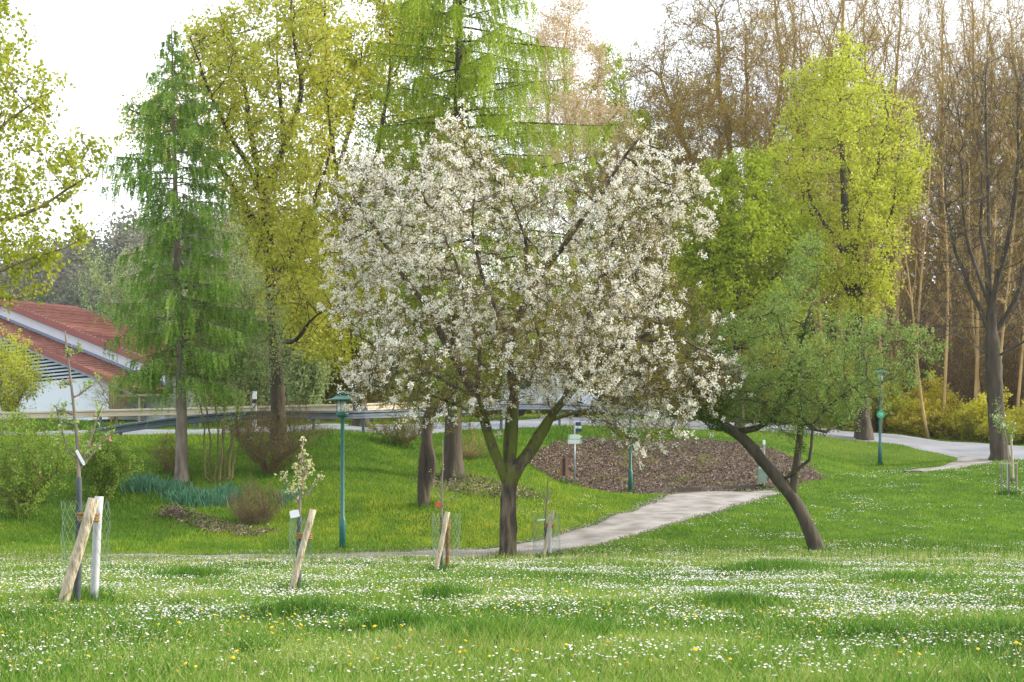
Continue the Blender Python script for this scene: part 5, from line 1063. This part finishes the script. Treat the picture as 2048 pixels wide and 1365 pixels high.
def sapling(label, trunk, Y, rpx, branches, leafsets, guard=None, group=None, thick_m=bk_grey):
    T = [P(a, b, Y) for a, b in trunk]; root = thing('young_tree', label, 'young tree', T[0]); T = np.array(T); n = len(T); u = np.linspace(0, 1, n)
    t = np.linspace(0, 1, 24); Tt = np.stack([np.interp(t, u, T[:, k]) for k in range(3)], 1); Tt[0, 2] -= .1
    for _ in range(2): Tt[1:-1] = (Tt[:-2]+2*Tt[1:-1]+Tt[2:])/4
    r_ = rpx*Y/F/2*(1-.72*t); mb = MB(); mb.tube(Tt, r_, 8); mb.build('trunk', thick_m, root, smooth=True)
    anc = [Tt[12:]]; bb = MB()
    for L in branches:
        B_ = np.array([P(q[0], q[1], Y)+np.array([0, q[2] if len(q) > 2 else 0, 0]) for q in L]); t2 = np.linspace(0, 1, 8); u2 = np.linspace(0, 1, len(B_)); Q = np.stack([np.interp(t2, u2, B_[:, k]) for k in range(3)], 1); rb0 = max(.003, r_.max()*.38); bb.tube(Q, rb0*(1-.6*t2), 5)
        anc.append(Q[1:])
        a = np.repeat(Q[2:], 2, 0); v = R.normal(0, 1, a.shape)+np.array([0, 0, .5]); v /= np.linalg.norm(v, axis=1)[:, None]; b_ = a+v*R.uniform(.03, .12, (len(a), 1)); prisms(bb, a, b_, np.full(len(a), .003), np.full(len(a), .002)); anc += [b_, b_]
    if branches: bb.build('branches', thick_m, root)
    A_ = np.concatenate(anc)
    for nm, m_, cnt, size, sp, asp in leafsets:
        pk = R.integers(0, len(A_), cnt//5+1); c = A_[np.repeat(pk, 5)[:cnt]]+R.normal(0, sp, (cnt, 3)); leaf_mesh(nm, c, size, m_, root, asp)
    if guard:
        k = [i for i in range(24) if HZ-(Tt[i, 2]-ZC)*F/Y > guard]; mb = MB(); mb.tube(Tt[k], r_[k]*1.25+.003, 10); mb.build('trunk_guard', m_guard, root, smooth=True)
    return root
def cage(label, px0, px1, py0, py1, Y, dy=0):
    c = P((px0+px1)/2, py1, Y); c[1] += dy; rad = (px1-px0)/2*Y/F; H_ = (py1-py0)*Y/F; root = thing('wire_guard', label, 'wire guard', c); mb = MB(); nC, nR = 18, max(4, int(H_/.07)); a_, b_ = [], []
    for i in range(nR):
        for j in range(nC):
            A1 = (j+.5*(i % 2))*2*PI/nC; w1 = 1+.04*math.sin(3*A1+i); p1 = c+np.array([math.cos(A1)*rad*w1, math.sin(A1)*rad*w1, H_*i/nR])
            for s_ in (-.5, .5):
                A2 = A1+s_*2*PI/nC; w2 = 1+.04*math.sin(3*A2+i+1); a_.append(p1); b_.append(c+np.array([math.cos(A2)*rad*w2, math.sin(A2)*rad*w2, H_*(i+1)/nR]))
    prisms(mb, np.array(a_), np.array(b_), np.full(len(a_), .0016*max(1, Y/25)), np.full(len(a_), .0016*max(1, Y/25))); mb.build('wire_netting', m_wire, root)
def rope(label, px0, px1, py_, Y, dpx, dy=-.02):
    a, b_ = P(px0, py_, Y), P(px1, py_+2, Y); root = thing('rope_tie', label, 'rope tie', (a+b_)/2); mb = MB(); rr_ = dpx*Y/F/2
    for k in range(3):
        z = (k-1)*rr_*1.3; t = np.linspace(0, 2*PI, 22); c = b_+np.array([0, dy*0, z]); e = rr_*3.2+.045
        mid = (a+b_)/2; hx_ = abs(b_[0]-a[0])/2; L = np.stack([mid[0]+np.cos(t)*(hx_+.01), mid[1]+np.sin(t)*.055, np.full(22, mid[2]+z)+np.cos(t)*(b_[2]-a[2])/2], 1); mb.tube(L, rr_*.8, 6, False)
    mb.build('windings', m_rope, root, smooth=True)
def label_tag(label, px_, py_, wpx, hpx, ang, Y, m_):
    c = P(px_, py_, Y); c[1] -= .05; root = thing('plant_label', label, 'plant label', c); w_, h_ = wpx*Y/F/2, hpx*Y/F/2; ca, sa = math.cos(ang), math.sin(ang); sh = [(-w_, -h_*.8), (-w_*.8, -h_), (w_*.8, -h_), (w_, -h_*.8), (w_, h_*.8), (w_*.5, h_), (-w_*.5, h_), (-w_, h_*.8)]
    V = [c+np.array([x*ca-z*sa, yy, x*sa+z*ca]) for yy in (0, .004) for x, z in sh]; mb = MB(); k = 8; mb.add(V, [[list(range(k)), list(range(2*k-1, k-1, -1))], [[i, k+i, k+(i+1) % k, (i+1) % k][::-1] for i in range(k)]]); mb.build('card', m_, root)
# first, nearest
Y1 = ground(155, 1216)[1]
sapling('young apple tree with pink buds, nearest sapling at the left', [(153, 1218), (156, 1140), (158, 1050), (158, 960), (156, 900), (150, 840), (144, 780), (136, 720), (130, 662)], Y1, 12,
 [[(158, 925), (135, 900), (120, 850), (112, 815)], [(158, 928), (175, 905), (190, 850), (205, 810)], [(158, 940), (180, 915), (205, 880), (230, 865)], [(147, 795), (160, 790), (170, 780), (185, 772)], [(133, 715), (150, 705), (158, 695)], [(145, 830), (125, 822), (115, 820)], [(152, 852), (130, 845)], [(140, 770), (120, 765)]],
 [('leaves', l_young, 420, .045, .02, .5), ('buds', l_pinkbud, 60, .03, .02, .8)], guard=950)
stake('thick tan wooden stake leaning beside the nearest young tree', (124, 1221), (196, 998), 22, m_stake, Y1, -.18); stake('pale grey wooden stake behind the nearest leaning stake', (176, 1180), (187, 993), 17, m_stakew, Y1, .25)
rope('coir rope tying the nearest young tree to its stakes', 158, 194, 1034, Y1, 9); label_tag('long white label hanging on the nearest young tree', 163, 916, 6, 34, math.radians(-152), Y1, m_tag); cage('wire netting guard around the nearest young tree', 120, 214, 1003, 1135, Y1, .1)
# second
Y2 = ground(597, 1188)[1]
sapling('small cream leaved young tree, second sapling from the left', [(597, 1190), (597, 1120), (598, 1050), (600, 1000), (604, 960), (603, 920), (606, 880)], Y2, 9,
 [[(601, 1010), (585, 990), (570, 965), (566, 955)], [(601, 1000), (620, 985), (632, 962), (640, 955)], [(604, 965), (612, 945), (616, 930)], [(603, 950), (596, 930)], [(600, 1000), (606, 960), (610, 940), (606, 905)]], [('leaves', l_cream, 420, .045, .022, .5)], guard=1030)
stake('tan wooden stake leaning beside the second young tree', (578, 1193), (629, 1019), 13, m_stake, Y2, -.15); rope('coir rope tying the second young tree to its stake', 595, 622, 1072, Y2, 6); label_tag('square white label on the second young tree', 590, 1028, 19, 15, .2, Y2, m_tag); cage('wire netting guard around the second young tree', 577, 622, 1035, 1120, Y2, .1)
# third
Y3 = ground(882, 1147)[1]
sapling('thin leafless young tree in front of the old bent trunk', [(882, 1150), (883, 1080), (883, 1020), (884, 960), (886, 930), (885, 880)], Y3, 6,
 [[(883, 1005), (872, 985), (862, 950)], [(884, 1000), (895, 975), (905, 955)], [(884, 1015), (905, 1000), (912, 990)]], [('leaves', l_young, 90, .03, .02, .5)], guard=1035)
stake('tan wooden stake leaning beside the third young tree', (868, 1149), (896, 1024), 10, m_stake, Y3, -.15); stake('red brown stake with black middle behind the third young tree', (893, 1140), (894, 1030), 8, m_stakeb, Y3, .25)
rope('coir rope tying the third young tree to its stakes', 882, 899, 1052, Y3, 5); label_tag('small red label on the third young tree', 876, 1010, 10, 9, 0, Y3, m_red); cage('wire netting guard around the third young tree', 864, 920, 1028, 1115, Y3, .1)
# fourth
Y4 = ground(1096, 1119)[1]
sapling('spindly young tree just right of the cherry trunk', [(1094, 1122), (1092, 1080), (1090, 1035), (1093, 1010), (1095, 985), (1096, 955)], Y4, 5,
 [[(1093, 1008), (1087, 990), (1085, 980)], [(1094, 1005), (1102, 990), (1106, 980)]], [('leaves', l_young, 110, .035, .03, .5)], guard=1040)
stake('tan wooden stake leaning beside the fourth young tree', (1083, 1122), (1106, 1021), 8, m_stake, Y4, -.15); stake('grey wooden stake upright beside the fourth young tree', (1099, 1121), (1101, 1029), 7, m_stakew, Y4, .2)
rope('coir rope tying the fourth young tree to its stakes', 1091, 1106, 1051, Y4, 4); label_tag('narrow white label on the fourth young tree', 1083, 1040, 15, 3, .1, Y4, m_tag); cage('wire netting guard around the fourth young tree', 1066, 1120, 1030, 1100, Y4, .1)
# trio at the right
Y5 = ground(2015, 990)[1]
sapling('young tree with white flowers inside the three post frame', [(2018, 990), (2018, 930), (2012, 880), (2000, 830), (1992, 800)], Y5, 4, [[(2012, 880), (2005, 850), (1998, 830)], [(2014, 890), (2022, 870), (2024, 850)], [(2008, 860), (1996, 850), (1990, 835)]], [('leaves', l_apple, 700, .06, .07, .6), ('blossom', l_white, 90, .06, .08, .9)])
m_sp = plain('thin_grey_brown_post', srgb(128, 118, 110), .8)
for a_, b_, lab, m_ in ((2003, 990, 'left thin post of the three post tree frame', m_sp), (2020, 986, 'middle pale post of the three post tree frame', m_stakew), (2033, 993, 'right thin post of the three post tree frame', m_sp)): stake(lab, (a_, b_), (a_, 925), 4, m_, Y5, 0 if a_ != 2020 else .25)
a, b_ = P(2001, 927, Y5), P(2035, 927, Y5); root = thing('tree_frame_lath', 'wooden lath joining the tops of the three thin posts', 'lath', a); mb = MB(); mb.beam(a-[0, .06, 0], b_-[0, .06, 0], .03, .06); mb.build('lath', m_wood, root)
stake('slanting light stake behind the three post tree frame', (2027, 965), (2022, 868), 5, m_stake, Y5+4)
# small brown stone / leaf in the meadow
p = ground(905, 1300); mb = MB(); mb.lathe(p, [(.001, -.02), (.05, 0), (.045, .03), (.02, .05), (.001, .055)], 9); o = mb.build('stone', plain('pinkish_stone', srgb(170, 140, 130), .8), origin=p); V = np.empty(len(o.data.vertices)*3); o.data.vertices.foreach_get('co', V); V = V.reshape(-1, 3)*np.array([1.3, .8, .9])+R.normal(0, .003, (len(V)//3, 3)); o.data.vertices.foreach_set('co', V.ravel()); tag(o, 'small pinkish stone lying in the meadow grass', 'stone')

# ------------------------------------------------------------------ haze
m_haze = bpy.data.materials.new('haze_air'); m_haze.use_nodes = True; n = m_haze.node_tree; n.nodes.clear(); pv = n.nodes.new('ShaderNodeVolumePrincipled'); ou = n.nodes.new('ShaderNodeOutputMaterial')
pv.inputs['Color'].default_value = (.86, .9, 1, 1); pv.inputs['Density'].default_value = .00018; pv.inputs['Anisotropy'].default_value = .3; n.links.new(pv.outputs[0], ou.inputs['Volume'])
mb = MB(); mb.box((0, 0, 47), (2600, 2600, 106)); o = mb.build('haze', m_haze); o['kind'] = 'stuff'

# tufts of longer grass where trunks, stakes and lamps meet the ground
xs, ys = [], []
for o in list(C.objects):
    if o.parent is None and o.name.split('.')[0] in ('cherry_tree', 'apple_tree', 'wooden_stake', 'street_lamp', 'larch_tree', 'maple_tree', 'linden_tree', 'bare_tree', 'old_apple_tree', 'signpost', 'litter_bin', 'young_tree', 'shrub', 'clipped_shrub', 'information_board') and o.location.y < 80:
        tr = o.name.startswith(('cherry', 'apple', 'larch', 'maple', 'linden', 'bare', 'old', 'shrub', 'clipped')); r_ = .32 if tr else .1; k_ = 220 if tr else 110
        a_ = R.uniform(0, 2*PI, k_); q_ = r_*(.5+R.random(k_)*1.1); xs.append(o.location.x+np.cos(a_)*q_); ys.append(o.location.y+np.sin(a_)*q_)
x = np.concatenate(xs); y = np.concatenate(ys); n_ = len(x)
blades('tall_grass', x, y, R.uniform(.08, .24, n_), .005+.0003*y, R.uniform(.1, .8, n_), np.clip(R.normal(.22, .15, n_), 0, 1), m_meadow)['kind'] = 'stuff'
